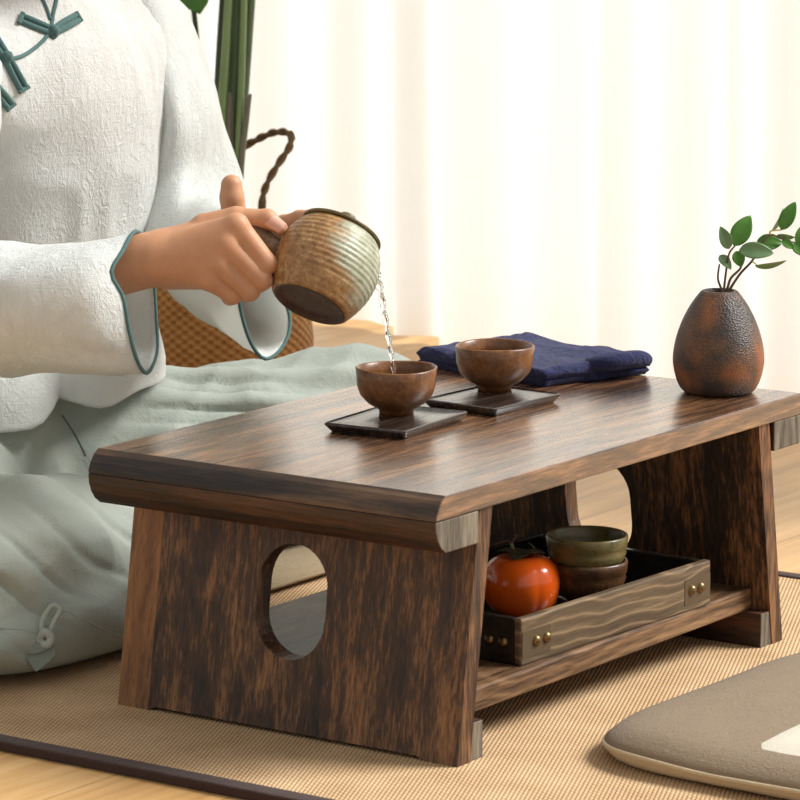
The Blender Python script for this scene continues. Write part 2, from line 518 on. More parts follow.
def curtain():
    # broad soft pleats that each end in a tight overlap
    s = np.linspace(-.5, 2.3, 900)
    E_ = np.array([-.62, -.40, -.12, .055, .245, .52, .93, 1.06, 1.30, 1.62, 1.85, 2.2, 2.5])
    d = np.zeros_like(s)
    for i in range(len(E_)-1):
        m = (s >= E_[i]) & (s < E_[i+1]); u = (s[m]-E_[i])/(E_[i+1]-E_[i])
        d[m] = .060*np.where(u < .1, np.sin(u/.1*np.pi/2), np.cos((u-.1)/.9*np.pi/2)**1.1)+.010*np.sin(u*2*np.pi*2+i)
    kern = np.ones(7)/7; d = np.convolve(np.pad(d, 3, mode='edge'), kern, mode='valid')
    zs = np.linspace(.012, 2.45, 14)
    V, F = [], []
    for z in zs:
        k = 1.0-.25*(z/2.45)
        for a, b in zip(s, d):
            p = W0+WD*float(a)+WN*float(b*k+.006*math.sin(a*9+z*2.2)); V.append((p.x, p.y, z))
    n = len(s)
    for i in range(len(zs)-1):
        for k in range(n-1): F.append((i*n+k, i*n+k+1, (i+1)*n+k+1, (i+1)*n+k))
    root = empty('curtain', W0)
    inv = Matrix.Translation(-W0)
    m = xform(mesh_of(V, F), inv)
    link('cloth', m, mat_curtain(), root)
    rod = tube([WD*-.6+WN*0+Vector((0,0,2.47)), WD*2.4+Vector((0,0,2.47))], .012, 12)
    link('rod', rod, plain('curtain_rod', srgb(120,110,100), .4, .6), root)
    tag(root, 'sheer off-white pleated curtain hanging across the bright window', 'curtain')
curtain()

M_wall = plain('white_wall', srgb(236,232,224), .9)
def wpt(a, b, z): p = W0+WD*a+WN*b; return (p.x, p.y, z)
def wbox(a0, a1, b0, b1, z0, z1):
    v = [wpt(a, b, z) for a in (a0, a1) for b in (b0, b1) for z in (z0, z1)]
    return fix_normals(mesh_of(v, [(0,1,3,2), (4,6,7,5), (0,4,5,1), (2,3,7,6), (0,2,6,4), (1,5,7,3)]))
wl = link('wall_back', join_meshes([wbox(-.62, -.5, .2, .3, 0, 2.6), wbox(2.25, 2.5, .2, .3, 0, 2.6), wbox(-.5, 2.25, .2, .3, 2.3, 2.6)]), M_wall, smooth=False)
tag(wl, kind='structure')
wr = empty('window_1', wpt(.65, .25, 0)); tag(wr, kind='structure')
Wi = Matrix.Translation(-wr.location)
M_frame = plain('white_window_frame', srgb(238,238,234), .5)
fr = [wbox(-.5, -.45, .22, .28, 0, 2.3), wbox(2.2, 2.25, .22, .28, 0, 2.3), wbox(-.45, 2.2, .22, .28, 0, .06), wbox(-.45, 2.2, .22, .28, 2.24, 2.3)]
fo = link('window_frame', xform(join_meshes(fr), Wi), M_frame, wr, smooth=False)
def mat_pane():
    t = NT('window_glass')
    a = t.n('ShaderNodeBsdfTransparent', {'Color': c4(.97,.98,.97)}); g = t.n('ShaderNodeBsdfGlossy', {'Roughness': .02})
    mx = t.n('ShaderNodeMixShader', {0: .06, 1: a.outputs[0], 2: g.outputs[0]}); t.t.links.new(mx.outputs[0], t.out.inputs[0]); return t.m
link('window_pane', xform(wbox(-.45, 2.2, .247, .253, .06, 2.24), Wi), mat_pane(), wr, smooth=False)

# reed mat
def mat_reed():
    t = NT('woven_reed'); v = t.obj(); s = t.sep(t.mapping(v, rot=(0, 0, math.radians(-24))))
    n = t.noise(v, 14, 4); nf = t.noise(v, 420, 3, .7)
    row = t.math('FRACT', t.math('MULTIPLY', s[1], 1/.0040))
    rowid = t.math('FLOOR', t.math('MULTIPLY', s[1], 1/.0040))
    tri = t.math('ABSOLUTE', t.math('MULTIPLY_ADD', row, 2.0, -1.0))            # rib profile across a row
    off = t.math('MULTIPLY', t.math('FRACT', t.math('MULTIPLY', rowid, .5)), 1.0)
    stp = t.math('FRACT', t.math('ADD', t.math('MULTIPLY', s[0], 1/.0085), off))
    st = t.math('ABSOLUTE', t.math('MULTIPLY_ADD', stp, 2.0, -1.0))
    h = t.math('MULTIPLY', t.math('SUBTRACT', 1.0, t.math('POWER', tri, 2.0)), t.math('SUBTRACT', 1.0, t.math('MULTIPLY', t.math('POWER', st, 3.0), .75)))
    f = t.math('ADD', t.math('MULTIPLY', h, .38), t.math('MULTIPLY_ADD', n, .35, t.math('MULTIPLY', nf, .35)))
    col = t.ramp(f, [(.22, srgb(116,86,56)), (.5, srgb(188,152,112)), (.85, srgb(224,199,162))])
    t.bsdf(Base_Color=col, Roughness=.75, Normal=t.bump(t.math('ADD', h, t.math('MULTIPLY', nf, .5)), .5, .0015), **{'Specular_IOR_Level': .2}); return t.m
mat_root = empty('reed_mat', (.38, 0, 0)); tag(mat_root, 'large tan woven reed mat with dark brown edging under the low table', 'mat')
ZM = .008
o = link('weave', xform(box_mesh(-.13, .885, -1.3, 1.45, .0006, ZM), Matrix.Translation((-.38, 0, 0))), mat_reed(), mat_root, smooth=False)
M_bind = linen('dark_brown_binding', srgb(66,46,40), 600, .4, 60, var=.1)
for xa, xb in ((-.150, -.128), (.880, .900)):
    m = xform(box_mesh(xa, xb, -1.3, 1.45, .0003, ZM+.0022), Matrix.Translation((-.38, 0, 0)))
    bevel(link('edging', m, M_bind, mat_root), .003, 3)

# ------------------------------------------------------------------ tea table
L, TW, H, TT, TB = .6451, .40, .2556, .0221, .0304
XBI, XB, XT, TP, Y1, Y2 = .0533, .0238, .059, .0212, .0034, .3987
ZS, TS, XF = .0582, .0226, .0674
HP = H-TT
tbl = empty('tea_table', (0, 0, ZM))
tag(tbl, 'low dark burnt-wood tea table with splayed panel legs standing on the reed mat', 'table')
# tabletop: rounded outward at both short ends
endp = [(0.0, H), (-.0065, H-.0045), (-.0115, H-.0110), (-.0145, H-.0175), (-.0155, H-TT)]
poly = endp + [(L-x, z) for x, z in reversed(endp)]
m = prism(poly, 'xz', 0, TW)
o = link('tabletop', m, [M_top, M_topend], tbl, smooth=False)
for p in m.polygons:
    if abs(p.normal.x) > .4: p.material_index = 1
bevel(o, .0016, 2, 50)
for sgn in (0, 1):
    bp = [(-.0155, HP), (-.0148, HP-.009), (-.0115, HP-.018), (-.0060, HP-.0255), (.0008, HP-TB), (XBI, HP-TB), (XBI, HP)]
    if sgn: bp = [(L-x, z) for x, z in bp]
    m = prism(bp, 'xz', .0004, TW-.0004)
    o = link('end_batten', m, [M_batten, M_end], tbl, smooth=False)
    for p in m.polygons:
        if abs(p.normal.y) > .9: p.material_index = 1
    bevel(o, .0012, 2, 50)

def stadium(cy, cz, w, h, n=16):
    r = w/2; s = h/2-r; pts = []
    for k in range(n+1): a = math.pi*k/n; pts.append((cy+r*math.cos(a), cz+s+r*math.sin(a)))
    for k in range(n+1): a = math.pi+math.pi*k/n; pts.append((cy+r*math.cos(a), cz-s+r*math.sin(a)))
    return pts
sh = (XT-XB)/HP
outline = [(Y1, 0), (Y1+.036, 0), (Y1+.046, .004), (Y2-.046, .004), (Y2-.036, 0), (Y2, 0), (Y2, HP), (Y1, HP)]
for sgn in (0, 1):
    hole = stadium(.2035, .124, .080, .108)
    if sgn == 0: m = prism(outline, 'yz', XB, XB+TP, hole, sh)
    else: m = prism(outline, 'yz', L-XB-TP, L-XB, hole, -sh)
    o = link('leg_panel', m, M_panel if sgn == 0 else M_panelB, tbl, smooth=False)
    xin = XB+TP
    fb = [(xin-.001, 0), (XF, 0), (XF, ZS-TS), (xin+sh*.035-.001, ZS-TS)]
    if sgn: fb = [(L-x, z) for x, z in fb]
    m = prism(fb, 'xz', Y1+.001, Y2-.001); o = link('foot_batten', m, [M_batten, M_end], tbl, smooth=False)
    for p in m.polygons:
        if abs(p.normal.y) > .9: p.material_index = 1
    bevel(o, .001, 2, 50)
xs0 = XB+TP+sh*(ZS-TS)
o = link('shelf', prism([(xs0, ZS-TS), (L-xs0, ZS-TS), (L-xs0-.003, ZS), (xs0+.003, ZS)], 'xz', .024, .378), M_shelf, tbl, smooth=False); bevel(o, .0022, 2, 50)
ZT = H+ZM            # table top height
ZSH = ZS+ZM          # shelf top height

# ------------------------------------------------------------------ coasters, cups
def coaster(loc, rz, label, sx, sy):
    root = empty('coaster', loc, rz)
    V, F = [], []
    hx, hy = sx/2, sy/2
    # bevelled slab, wider at the top than at the foot, with a shallow dished face
    def ring(k, z, e=.004):
        pts = []
        for (cx, cy, a0) in ((1,1,0), (-1,1,90), (-1,-1,180), (1,-1,270)):
            for q in range(5):
                a = math.radians(a0+q*22.5); pts.append(((hx*k-e)*cx+e*math.cos(a), (hy*k-e)*cy+e*math.sin(a), z))
        return pts
    m = loft([ring(.90, 0), ring(.93, .002), ring(1.0, .0072), ring(1.0, .0088), ring(.975, .0096), ring(.955, .0084), ring(.5, .0080)], True, True)
    auto_smooth(m, 40)
    o = link('slab', m, M_coast, root, smooth=False)
    tag(root, label, 'coaster', 'dark square coasters on the table top')
    return root
c1 = onz(398, 419, ZT+.011); c2 = onz(494, 396, ZT+.011)
coaster((.2545, .232, ZT), math.radians(5), 'dark square wooden coaster under the cup being filled', .126, .092)
coaster((.405, .2205, ZT), math.radians(-3), 'dark square wooden coaster under the still cup by the navy cloth', .112, .092)

def cup_profile(R, Hc, foot, th=.0028):
    out = [(0, .0025), (foot-.004, .0025), (foot-.003, 0), (foot, 0), (foot+.0004, .004), (foot*1.15, .0055), (R*.70, .0105), (R*.885, .0185), (R*.965, .028), (R*.975, .036), (R*1.0, Hc-.001), (R-.0012, Hc), (R-th, Hc-.0012)]
    inn = [(R*.975-th, .036), (R*.965-th, .028), (R*.885-th, .0195), (R*.62, .0125), (R*.3, .010), (0, .0095)]
    return out+inn
def wob(seed, amp=.012):
    return lambda r, z, a: (r*(1+amp*math.sin(a*2+seed)+amp*.6*math.sin(a*3+seed*2)), z+.0006*math.sin(a*2+seed*3) if z > .04 else z)
def cup(loc, label, seed, level):
    root = empty('tea_cup', loc)
    link('cup_body', lathe(cup_profile(.0405, .0462, .0170), 72, wob(seed, .008)), M_cup, root)
    r = .0335
    link('tea', lathe([(0, level), (r*.6, level), (r, level)], 48), M_tea, root)
    tag(root, label, 'cup', 'amber tea cups on the table top'); return root
CUP1 = onz(396.5, 413, ZT+.0080); CUP2 = onz(494.5, 389.5, ZT+.0080)
cup(CUP1, 'small amber-brown tea cup with water being poured into it', 1.0, .030)
cup(CUP2, 'small amber-brown tea cup standing in front of the navy cloth', 2.2, .026)

# ------------------------------------------------------------------ folded navy cloth
def cloth_stack():
    root = empty('folded_cloth', (0, 0, ZT))
    a, b, c = onz(436, 392, ZT), onz(545, 389, ZT), onz(652, 373, ZT)
    base = [onz(545, 388, ZT), onz(650, 375, ZT), onz(528, 352, ZT), onz(418, 367, ZT)]   # front, right, back, left corners
    ctr = sum(base, Vector())/4
    def layer(z0, z1, grow, seed):
        n = 44; V, F = [], []
        def P(u, v, z):
            p = base[0].lerp(base[1], u).lerp(base[3].lerp(base[2], u), v)
            return Vector((p.x, p.y, z))
        rows = []
        R = (z1-z0)/2; zc = (z0+z1)/2
        prof = [(-90, 0), (-60, 0), (-30, 0), (0, 0), (30, 0), (60, 0), (90, 0)]
        # body: rounded-edge slab as a stack of shrinking outlines
        def outline(grow, z, k):
            pts = []
            m = 44
            for (u0, v0, u1, v1) in ((0,0,1,0), (1,0,1,1), (1,1,0,1), (0,1,0,0)):
                for i in range(m):
                    t = i/m; pts.append(P(u0+(u1-u0)*t, v0+(v1-v0)*t, z))
            out = []
            for i, p in enumerate(pts):
                d = (p-Vector((ctr.x, ctr.y, z))); l = d.length
                w = mnoise.noise(Vector((p.x*38+seed*3, p.y*38, k*.6+seed)))*.0042
                q = p+d.normalized()*(grow+w); q.z += mnoise.noise(Vector((p.x*30, p.y*30+seed*5, 2.0)))*.0034*(1 if z > z0+.001 else 0)
                out.append(q)
            return out
        rings = []
        for i in range(9):
            ang = math.radians(-90+180*i/8); rings.append(outline(grow+R*.9*(math.cos(ang)-1), zc+R*math.sin(ang), i))
        # close the top with concentric rings
        last = rings[-1]
        for s_ in (.96, .9, .82, .74, .66, .58, .5, .42, .34, .26, .18, .1):
            rr = []
            for p in last:
                q = Vector((ctr.x, ctr.y, z1)).lerp(p, s_); q.z = z1+mnoise.noise(Vector((q.x*26+seed, q.y*26, seed)))*.005+abs(mnoise.noise(Vector((q.x*60+seed, q.y*60, seed))))*.0035; rr.append(q)
            rings.append(rr)
        m = loft(rings, True, True); return fix_normals(xform(m, Matrix.Translation((0, 0, -ZT))))
    M = layer
    link('lower_fold', layer(ZT+.0005, ZT+.0105, -.003, 1), M_navy, root)
    link('upper_fold', layer(ZT+.0085, ZT+.0205, .001, 2), M_navy, root)
    # rolled end standing a little proud at the right, and a raised crumple behind the cup
    e0, e1 = onz(606, 370, ZT+.016), onz(648, 360, ZT+.018)
    pts = catmull([e0+Vector((.01,.03,.002)), e0.lerp(e1, .3)+Vector((0,.01,.005)), e0.lerp(e1, .75)+Vector((0,0,.004)), e1+Vector((0,0,.0))], 6)
    pts = [p-Vector((0,0,ZT)) for p in pts]
    link('folded_corner', tube(pts, [.006+.0035*math.sin(math.pi*i/(len(pts)-1)) for i in range(len(pts))], 14), M_navy, root)
    tag(root, 'folded navy blue cotton cloth lying at the far edge of the table top', 'cloth')
cloth_stack()

# ------------------------------------------------------------------ vase and sprig
VB = onz(718, 392, ZT)
vroot = empty('bud_vase', (VB.x, VB.y, ZT))
vp = [(0, .002), (.028, .002), (.030, 0), (.0345, .0008), (.0395, .006), (.0435, .015), (.0462, .027), (.0468, .037), (.0452, .050), (.0415, .064), (.0360, .078), (.0290, .091), (.0215, .1015), (.0185, .1048), (.0165, .1056), (.0145, .1045), (.0145, .095), (.026, .08), (.03, .05), (0, .03)]
pp = catmull([(r, 0, z) for r, z in vp], 3); vp2 = [(max(p.x, 0), p.z) for p in pp]
link('vase_body', lathe(vp2, 80), M_vase, vroot)
tag(vroot, 'small egg-shaped charred brown bud vase at the front corner of the table', 'vase')
DV = (Vector((VB.x, VB.y, ZT+.1))-CAM).dot(FW)
sprig = empty('leafy_sprig', (VB.x, VB.y, ZT+.09))
SI = Matrix.Translation(-sprig.location)
twigs = [([(724, 300, .0), (722.7, 292, .0), (718, 279, .004), (719.5, 264, .006)], M_twig, 1.6),
         ([(725, 300, .002), (724, 291, .002), (726, 272, .0), (729, 254, -.004), (735, 246, -.004)], M_twig, 1.5),
         ([(726, 300, .004), (727, 291, .004), (731, 278, .006), (741, 267, .01), (740, 252, .01)], M_twig, 1.7),
         ([(726, 300, .0), (729, 291, .0), (740, 274, -.002), (752, 261, -.004), (760, 247, .0), (770, 235, .004), (782, 239, .006), (796, 243, .008)], M_twig, 1.5),
         ([(770, 235, .004), (771, 231, .004), (781, 230, .006)], M_twigy, 1.1), ([(752, 261, -.004), (757, 265, -.006)], M_twigy, 1.0)]
for pts, mt, r in twigs:
    q = [at(a, b, DV+c) for a, b, c in pts]; q = catmull(q, 5)
    link('twig', xform(tube(q, [(r*(1-.45*i/len(q)))/1000 for i in range(len(q))], 8), SI), mt, sprig)
def leaf_mesh(b, tip, width, face, curl=.12, fold=.22):
    b, tip = Vector(b), Vector(tip); ax = tip-b; ln = ax.length; ax.normalize()
    face = (Vector(face)-ax*Vector(face).dot(ax)).normalized(); side = ax.cross(face)
    V, F = [], []; nu, nv = 14, 8
    for i in range(nu+1):
        t = i/nu; w = width*.5*(math.sin(math.pi*min(1, t**.85))**.72)*(1-.12*t)
        if i in (0, nu): w = width*.012
        for j in range(nv+1):
            s = -1+2*j/nv
            p = b+ax*(ln*t)+side*(w*s)+face*(-abs(s)**1.5*w*fold*-1 + curl*ln*(math.sin(math.pi*t)-t*.6)*.5)
            V.append(p)
    for i in range(nu):
        for j in range(nv):
            a = i*(nv+1)+j; F.append((a, a+1, a+nv+2, a+nv+1))
    n = len(V); V2 = V+[p-face*.0004 for p in V]
    F2 = F+[tuple(k+n for k in reversed(f)) for f in F]
    # rim
    rim = [j for j in range(nv+1)]+[i*(nv+1)+nv for i in range(1, nu+1)]+[nu*(nv+1)+j for j in range(nv-1, -1, -1)]+[i*(nv+1) for i in range(nu-1, 0, -1)]
    for k in range(len(rim)):
        a, b2 = rim[k], rim[(k+1) % len(rim)]; F2.append((a, b2, b2+n, a+n))
    return fix_normals(mesh_of(V2, F2))
leaves = [((729,249,-.004), (720.5,226.5,-.010), 12, 0, 1), ((734,246,-.004), (750.5,215,.002), 18.5, 0, 0), ((739,250,-.01), (774,253,-.012), 16.5, 0, 1),
          ((756,244,.006), (783,242,.012), 16, 0, 0), ((720,255,.004), (731,269,-.006), 10, 0, 1), ((736,251,.008), (741.5,267,.006), 12, 0, 0),
          ((755,266,-.006), (787,261.5,.0), 9, 75, 1), ((781,230,.006), (795.5,201.5,.006), 14, 0, 0), ((772,231,.004), (784,208.5,.01), 8, 70, 1),
          ((782,240,.006), (794,248.5,.004), 9, 0, 0), ((795,242,.008), (804,256,.004), 13, 0, 0), ((796,243,.008), (806,223,.012), 10, 20, 0), ((777,235,.006), (795,238,.012), 7, 60, 1)]
for b, tp_, w, roll, pale in leaves:
    B, T = at(b[0], b[1], DV+b[2]), at(tp_[0], tp_[1], DV+tp_[2])
    ax = (T-B).normalized(); f0 = (-FW*1.0+Vector((0,0,.35))); f0 = f0-ax*f0.dot(ax)
    f1 = Matrix.Rotation(math.radians(roll), 3, ax) @ f0
    o = link('leaf', xform(leaf_mesh(B, T, w*1.18/1000, f1), SI), M_leafpale if pale else M_leaf, sprig)
tag(sprig, 'small sprig of rounded green leaves on brown twigs standing in the bud vase', 'plant')

# ------------------------------------------------------------------ tray with persimmon and stacked bowls
TR = empty('serving_tray', (.1765, .0345, ZSH), math.radians(-2.4))
tl, td, th_, tk = .327, .215, .046, .009
def part(name, m, mat, root, bw=.0012):
    o = link(name, m, mat, root, smooth=False); bevel(o, bw, 2, 50); return o
part('tray_base', box_mesh(tk, tl-tk, tk, td-tk, .001, .006), M_trayin, TR)
part('front_side', box_mesh(0, tl, 0, tk, 0, th_), M_tray, TR, .0022)
part('back_side', box_mesh(0, tl, td-tk, td, 0, th_), M_trayin, TR)
part('short_side', box_mesh(0, tk, tk, td-tk, 0, th_-.001), M_trayin, TR)
part('short_side', box_mesh(tl-tk, tl, tk, td-tk, 0, th_-.001), M_trayin, TR)
def stud(p, axis, M):
    pr = [(0, .0042), (.003, .0037), (.0049, .002), (.0055, 0)]
    m = lathe(pr, 20)
    if axis == 'y': m.transform(Matrix.Rotation(math.radians(90), 4, 'X'))
    else: m.transform(Matrix.Rotation(math.radians(-90), 4, 'Y'))
    m.transform(Matrix.Translation(p)); return m
M_corner = plain('bronze_corner_plate', srgb(88,72,52), .5, .2)
for x0 in (0.0015, tl-.0475):
    link('corner_plate', box_mesh(x0, x0+.046, -.0005, .0002, .007, .033), M_corner, TR, smooth=False)
for x in (.024, .041, tl-.035, tl-.019):
    link('rivet', stud(Vector((x, -.0005, .021)), 'y', 1), M_brass, TR)
for y in (.021, .037):
    link('rivet', stud(Vector((-.0002, y, .021)), 'x', 1), M_brass, TR)
tag(TR, 'dark wooden serving tray with bronze corner rivets on the lower shelf of the table', 'tray')
ZI = ZSH+.006

PC = onz(521, 583, ZI+.031)
pr = empty('persimmon', (PC.x, PC.y, ZI))
pprof = [(0, .0035), (.010, .0012), (.020, .0), (.029, .005), (.0355, .014), (.0388, .027), (.0378, .040), (.0325, .051), (.0235, .0575), (.013, .0585), (.005, .0565), (0, .0555)]
pc = catmull([(a, 0, b) for a, b in pprof], 5); pprof2 = [(max(q.x, 0), max(q.z, 0)) for q in pc]
def lobes(r, z, a):
    k = abs(math.sin(2*(a+.5))); return (r*(1-.035*(1-k)**3), z)
link('fruit', lathe(pprof2, 96, lobes), M_pers, pr)
for q in range(4):
    a = q*math.pi/2+.35
    d = Vector((math.cos(a), math.sin(a), 0))
    B = Vector((0, 0, .0585))+d*.002; T = Vector((0, 0, .0605))+d*.024+Vector((0, 0, .003*(q % 2)))
    link('calyx_lobe', leaf_mesh(B, T, .021, Vector((0, 0, 1)), .18, .25), M_calyx, pr)
def rel(o, px, py, dd=0):
    base = (o.location-CAM).dot(FW); return at(px, py, base+dd)-o.location
link('stem', tube(catmull([Vector((0,0,.057)), rel(pr, 516, 556), rel(pr, 511, 543)], 6), .0019, 8), M_stemg, pr)
link('stem_twig', tube(catmull([rel(pr, 494, 545), rel(pr, 505, 541), rel(pr, 512, 542), rel(pr, 517, 534)], 6), .0014, 8), M_twig, pr)
link('curled_calyx_tip', tube(catmull([rel(pr, 528, 558), rel(pr, 534, 551), rel(pr, 532, 545), rel(pr, 528, 543)], 6), [.0018-.0012*i/18 for i in range(19)], 8), M_calyx, pr)
tag(pr, 'glossy orange-red persimmon with a dry green calyx in the tray', 'persimmon')

def ribbed(r, z, a): return (r*(1+.012*abs(math.sin(a*22)) if .008 < z < .03 else r/r*r), z)
BT = onz(587, 539, ZI+.070)
bz = ZI+.004
BX, BY = BT.x, BT.y
sa = empty('saucer', (BX, BY, ZI)); 
def wavy(r, z, a): return (r*(1+.05*math.sin(a*5+1)+.03*math.sin(a*9)), z+(.0018*math.sin(a*5+.3) if r > .03 else 0))
link('saucer_dish', lathe([(0, 0), (.028, 0), (.036, .003), (.046, .0055), (.045, .0068), (.034, .0048), (0, .0036)], 72, wavy), plain('black_lacquer', srgb(14,13,13), .18), sa)
tag(sa, 'glossy black wavy saucer under the stacked bowls in the tray', 'saucer')
def bowl(z, mat, label, seed, ribs):
    root = empty('tea_bowl', (BX, BY, z))
    prof = [(0, .003), (.014, .003), (.015, 0), (.0185, 0), (.0195, .005), (.029, .011), (.0365, .020), (.0395, .028), (.0385, .031), (.0402, .034), (.0412, .043), (.0408, .0452), (.0395, .0460), (.0380, .0445), (.0372, .034), (.034, .020), (.026, .012), (0, .010)]
    def f(r, z, a):
        k = 1+.005*math.sin(2*a+seed)
        if ribs and .006 < z < .027 and r > .019: k += .012*math.sin(a*34)
        return (r*k, z)
    link('bowl_body', lathe(prof, 144, f), mat, root)
    tag(root, label, 'bowl', 'stacked tea bowls in the tray'); return root
bowl(bz, M_bowl2, 'rust-brown ribbed tea bowl at the bottom of the stack in the tray', .4, True)
bowl(bz+.0255, M_bowl, 'olive-green glazed tea bowl nested on top of the stack in the tray', 1.5, False)

# ------------------------------------------------------------------ floor cushions
def cushion(name, cx, cy, sx, sy, th, z, rz, mats, label, panel=None, seed=0):
    root = empty(name, (cx, cy, z), rz)
    n = 128
    def outline(k, zz, crn=.06):
        pts = []
        for i in range(n):
            a = 2*math.pi*i/n; c, s = math.cos(a), math.sin(a); e = .36
            x = math.copysign(abs(c)**e, c)*(sx/2); y = math.copysign(abs(s)**e, s)*(sy/2)
            l = math.hypot(x, y); 
            x, y = x*(l-k)/l, y*(l-k)/l
            w = mnoise.noise(Vector((x*9+seed, y*9, 1)))*.0035
            pts.append(Vector((x, y, zz+w*(1 if zz > .004 else 0))))
        return pts
    hs = th*.42
    low = loft([outline(.30*min(sx, sy), .0005), outline(.02, .0005), outline(.007, .004), outline(.0015, hs*.6), outline(0, hs)], True, False)
    rings = [outline(0, hs), outline(.001, hs+.004), outline(.005, hs+.35*(th-hs)), outline(.014, hs+.65*(th-hs)), outline(.03, hs+.86*(th-hs)), outline(.055, hs+.97*(th-hs))]
    last = rings[-1]
    for s_ in (.8, .6, .4, .2, .05):
        rr = []
        for p in last:
            q = Vector((p.x*s_, p.y*s_, 0)); q.z = th+mnoise.noise(Vector((q.x*8+seed, q.y*8, seed)))*.004+.003*(1-s_); rr.append(q)
        rings.append(rr)
    top = loft(rings, False, True)
    link('underside', low, mats[1], root); link('cover', top, mats[0], root)
    link('piping', tube(outline(-.0005, hs), .0022, 8, True), mats[1] if panel else mats[0], root)
    if panel:
        px0, px1, py0, py1 = panel
        bv = bvh_of(top); m = 24; V, F = [], []
        for i in range(m+1):
            for j in range(m+1):
                x = px0+(px1-px0)*i/m; y = py0+(py1-py0)*j/m
                loc, *_ = bv.ray_cast(Vector((x, y, 1)), Vector((0, 0, -1)))
                edge = min(i, j, m-i, m-j)
                V.append((x, y, (loc.z if loc else th)+(.0022 if edge else -.001)))
        for i in range(m):
            for j in range(m): F.append((i*(m+1)+j, (i+1)*(m+1)+j, (i+1)*(m+1)+j+1, i*(m+1)+j+1))
        link('centre_panel', fix_normals(mesh_of(V, F)), mats[2], root)
    tag(root, label, 'cushion')
    return root
cushion('floor_cushion', .335, -.322, .50, .50, .036, ZM, math.radians(-2), (M_cushtop, M_cushlow, M_cushwhite), 'taupe and beige square floor cushion with off-white centre in the right foreground', (-.212, .195, -.195, .074), 3)
cushion('floor_cushion', .36, .885, .80, .66, .022, ZM, 0, (M_seat, M_seat), 'flat woven beige floor cushion beneath the seated person', None, 9)

# ------------------------------------------------------------------ teapot
DK = 3.80
ax_img = Vector((33, 77)); ax_img.normalize()
tilt = .36
AX = (RT*ax_img.x+UP*ax_img.y)*math.sqrt(1-tilt*tilt)+FW*tilt; AX.normalize()
XL = (RT-AX*RT.dot(AX)).normalized()          # roughly image right, across the pot
YL = AX.cross(XL)
pot = empty('teapot', at(309.5, 304, DK-.012))
pot.rotation_mode = 'QUATERNION'
RM = Matrix((XL, YL, AX)).transposed(); pot.rotation_quaternion = RM.to_quaternion()
tp = [(.0385, .0), (.0405, .0015), (.043, .006), (.0480, .017), (.0515, .030), (.0528, .042), (.0518, .054), (.0485, .066), (.0440, .075), (.0400, .081), (.0375, .083)]
tpc = catmull([(a, 0, b) for a, b in tp], 8); 
def rib(r, z): return r+.0005*math.sin(z*2*math.pi/.0058)*(1 if .02 < z < .078 else .25)
prof = [(0, .0045), (.030, .0045), (.0335, .0035), (.0345, .0002), (.0372, -.0004)]+[(rib(q.x, q.z), q.z) for q in tpc]+[(.034, .083), (.0345, .075), (.044, .06), (.046, .04), (.036, .012), (0, .009)]
link('pot_body', lathe(prof, 110), M_teapot, pot)
link('unglazed_base', lathe([(0, .0040), (.0300, .0040), (.0332, .0030), (.0345, -.0004), (.0362, -.0010), (.0376, -.0008)], 80), M_teabase, pot)
lid = link('lid', lathe([(0, .083), (.034, .0835), (.0405, .0830), (.0418, .0842), (.0412, .0858), (.036, .0875), (.022, .0905), (.008, .092), (0, .092)], 80), M_lid, pot)
link('knob', lathe([(0, .090), (.006, .0905), (.0055, .094), (.0085, .098), (.0095, .101), (.007, .1035), (0, .1042)], 32), M_lid, lid)
PI_ = (Matrix.Translation(pot.location) @ RM.to_4x4()).inverted()
hA, hB = at(287, 258, DK-.002), at(246, 231, DK+.006)
hp = catmull([hA, hA.lerp(hB, .33), hA.lerp(hB, .66), hB, hB+(hB-hA)*.06], 4)
link('handle', xform(tube(hp, [.0142-.0012*math.sin(math.pi*min(1, i/10)) if i < 15 else .0130-.003*(i-14)/2 for i in range(len(hp))], 20), PI_), M_handle, pot)
sp = catmull([at(352, 262, DK+.030), at(364, 258, DK+.044), at(372, 262, DK+.050)], 5)
link('spout', xform(tube(sp, [.013-.007*i/(len(sp)-1) for i in range(len(sp))], 18), PI_), M_teapot, pot)
tag(pot, 'round ribbed brown and green glazed teapot tilted in the hands to pour', 'teapot')

# water
ws = [at(373, 263, DK+.046), at(377, 276, DK+.040), at(381, 294, DK+.030), at(385.5, 320, DK+.016), at(389.5, 345, DK+.004), at(393, 366, DK-.006), CUP1+Vector((0, 0, .030))]
wsc = catmull(ws, 10)
def wr_(i): return .0036*(1+.25*math.sin(i*.9)+.18*math.sin(i*2.3))*(.75+.25*math.cos(i/len(wsc)*3))
wm = tube(wsc, [wr_(i) for i in range(len(wsc))], 14)
W_ = link('poured_water', wm, M_water)
tag(W_, 'thin clear stream of water falling from the teapot into the cup', 'water')

# ------------------------------------------------------------------ person
person = empty('person', (.38, .84, ZM+.02))
PINV = Matrix.Translation(-person.location)
def h(px, py, dd): return tuple(at(px, py, DK+dd))

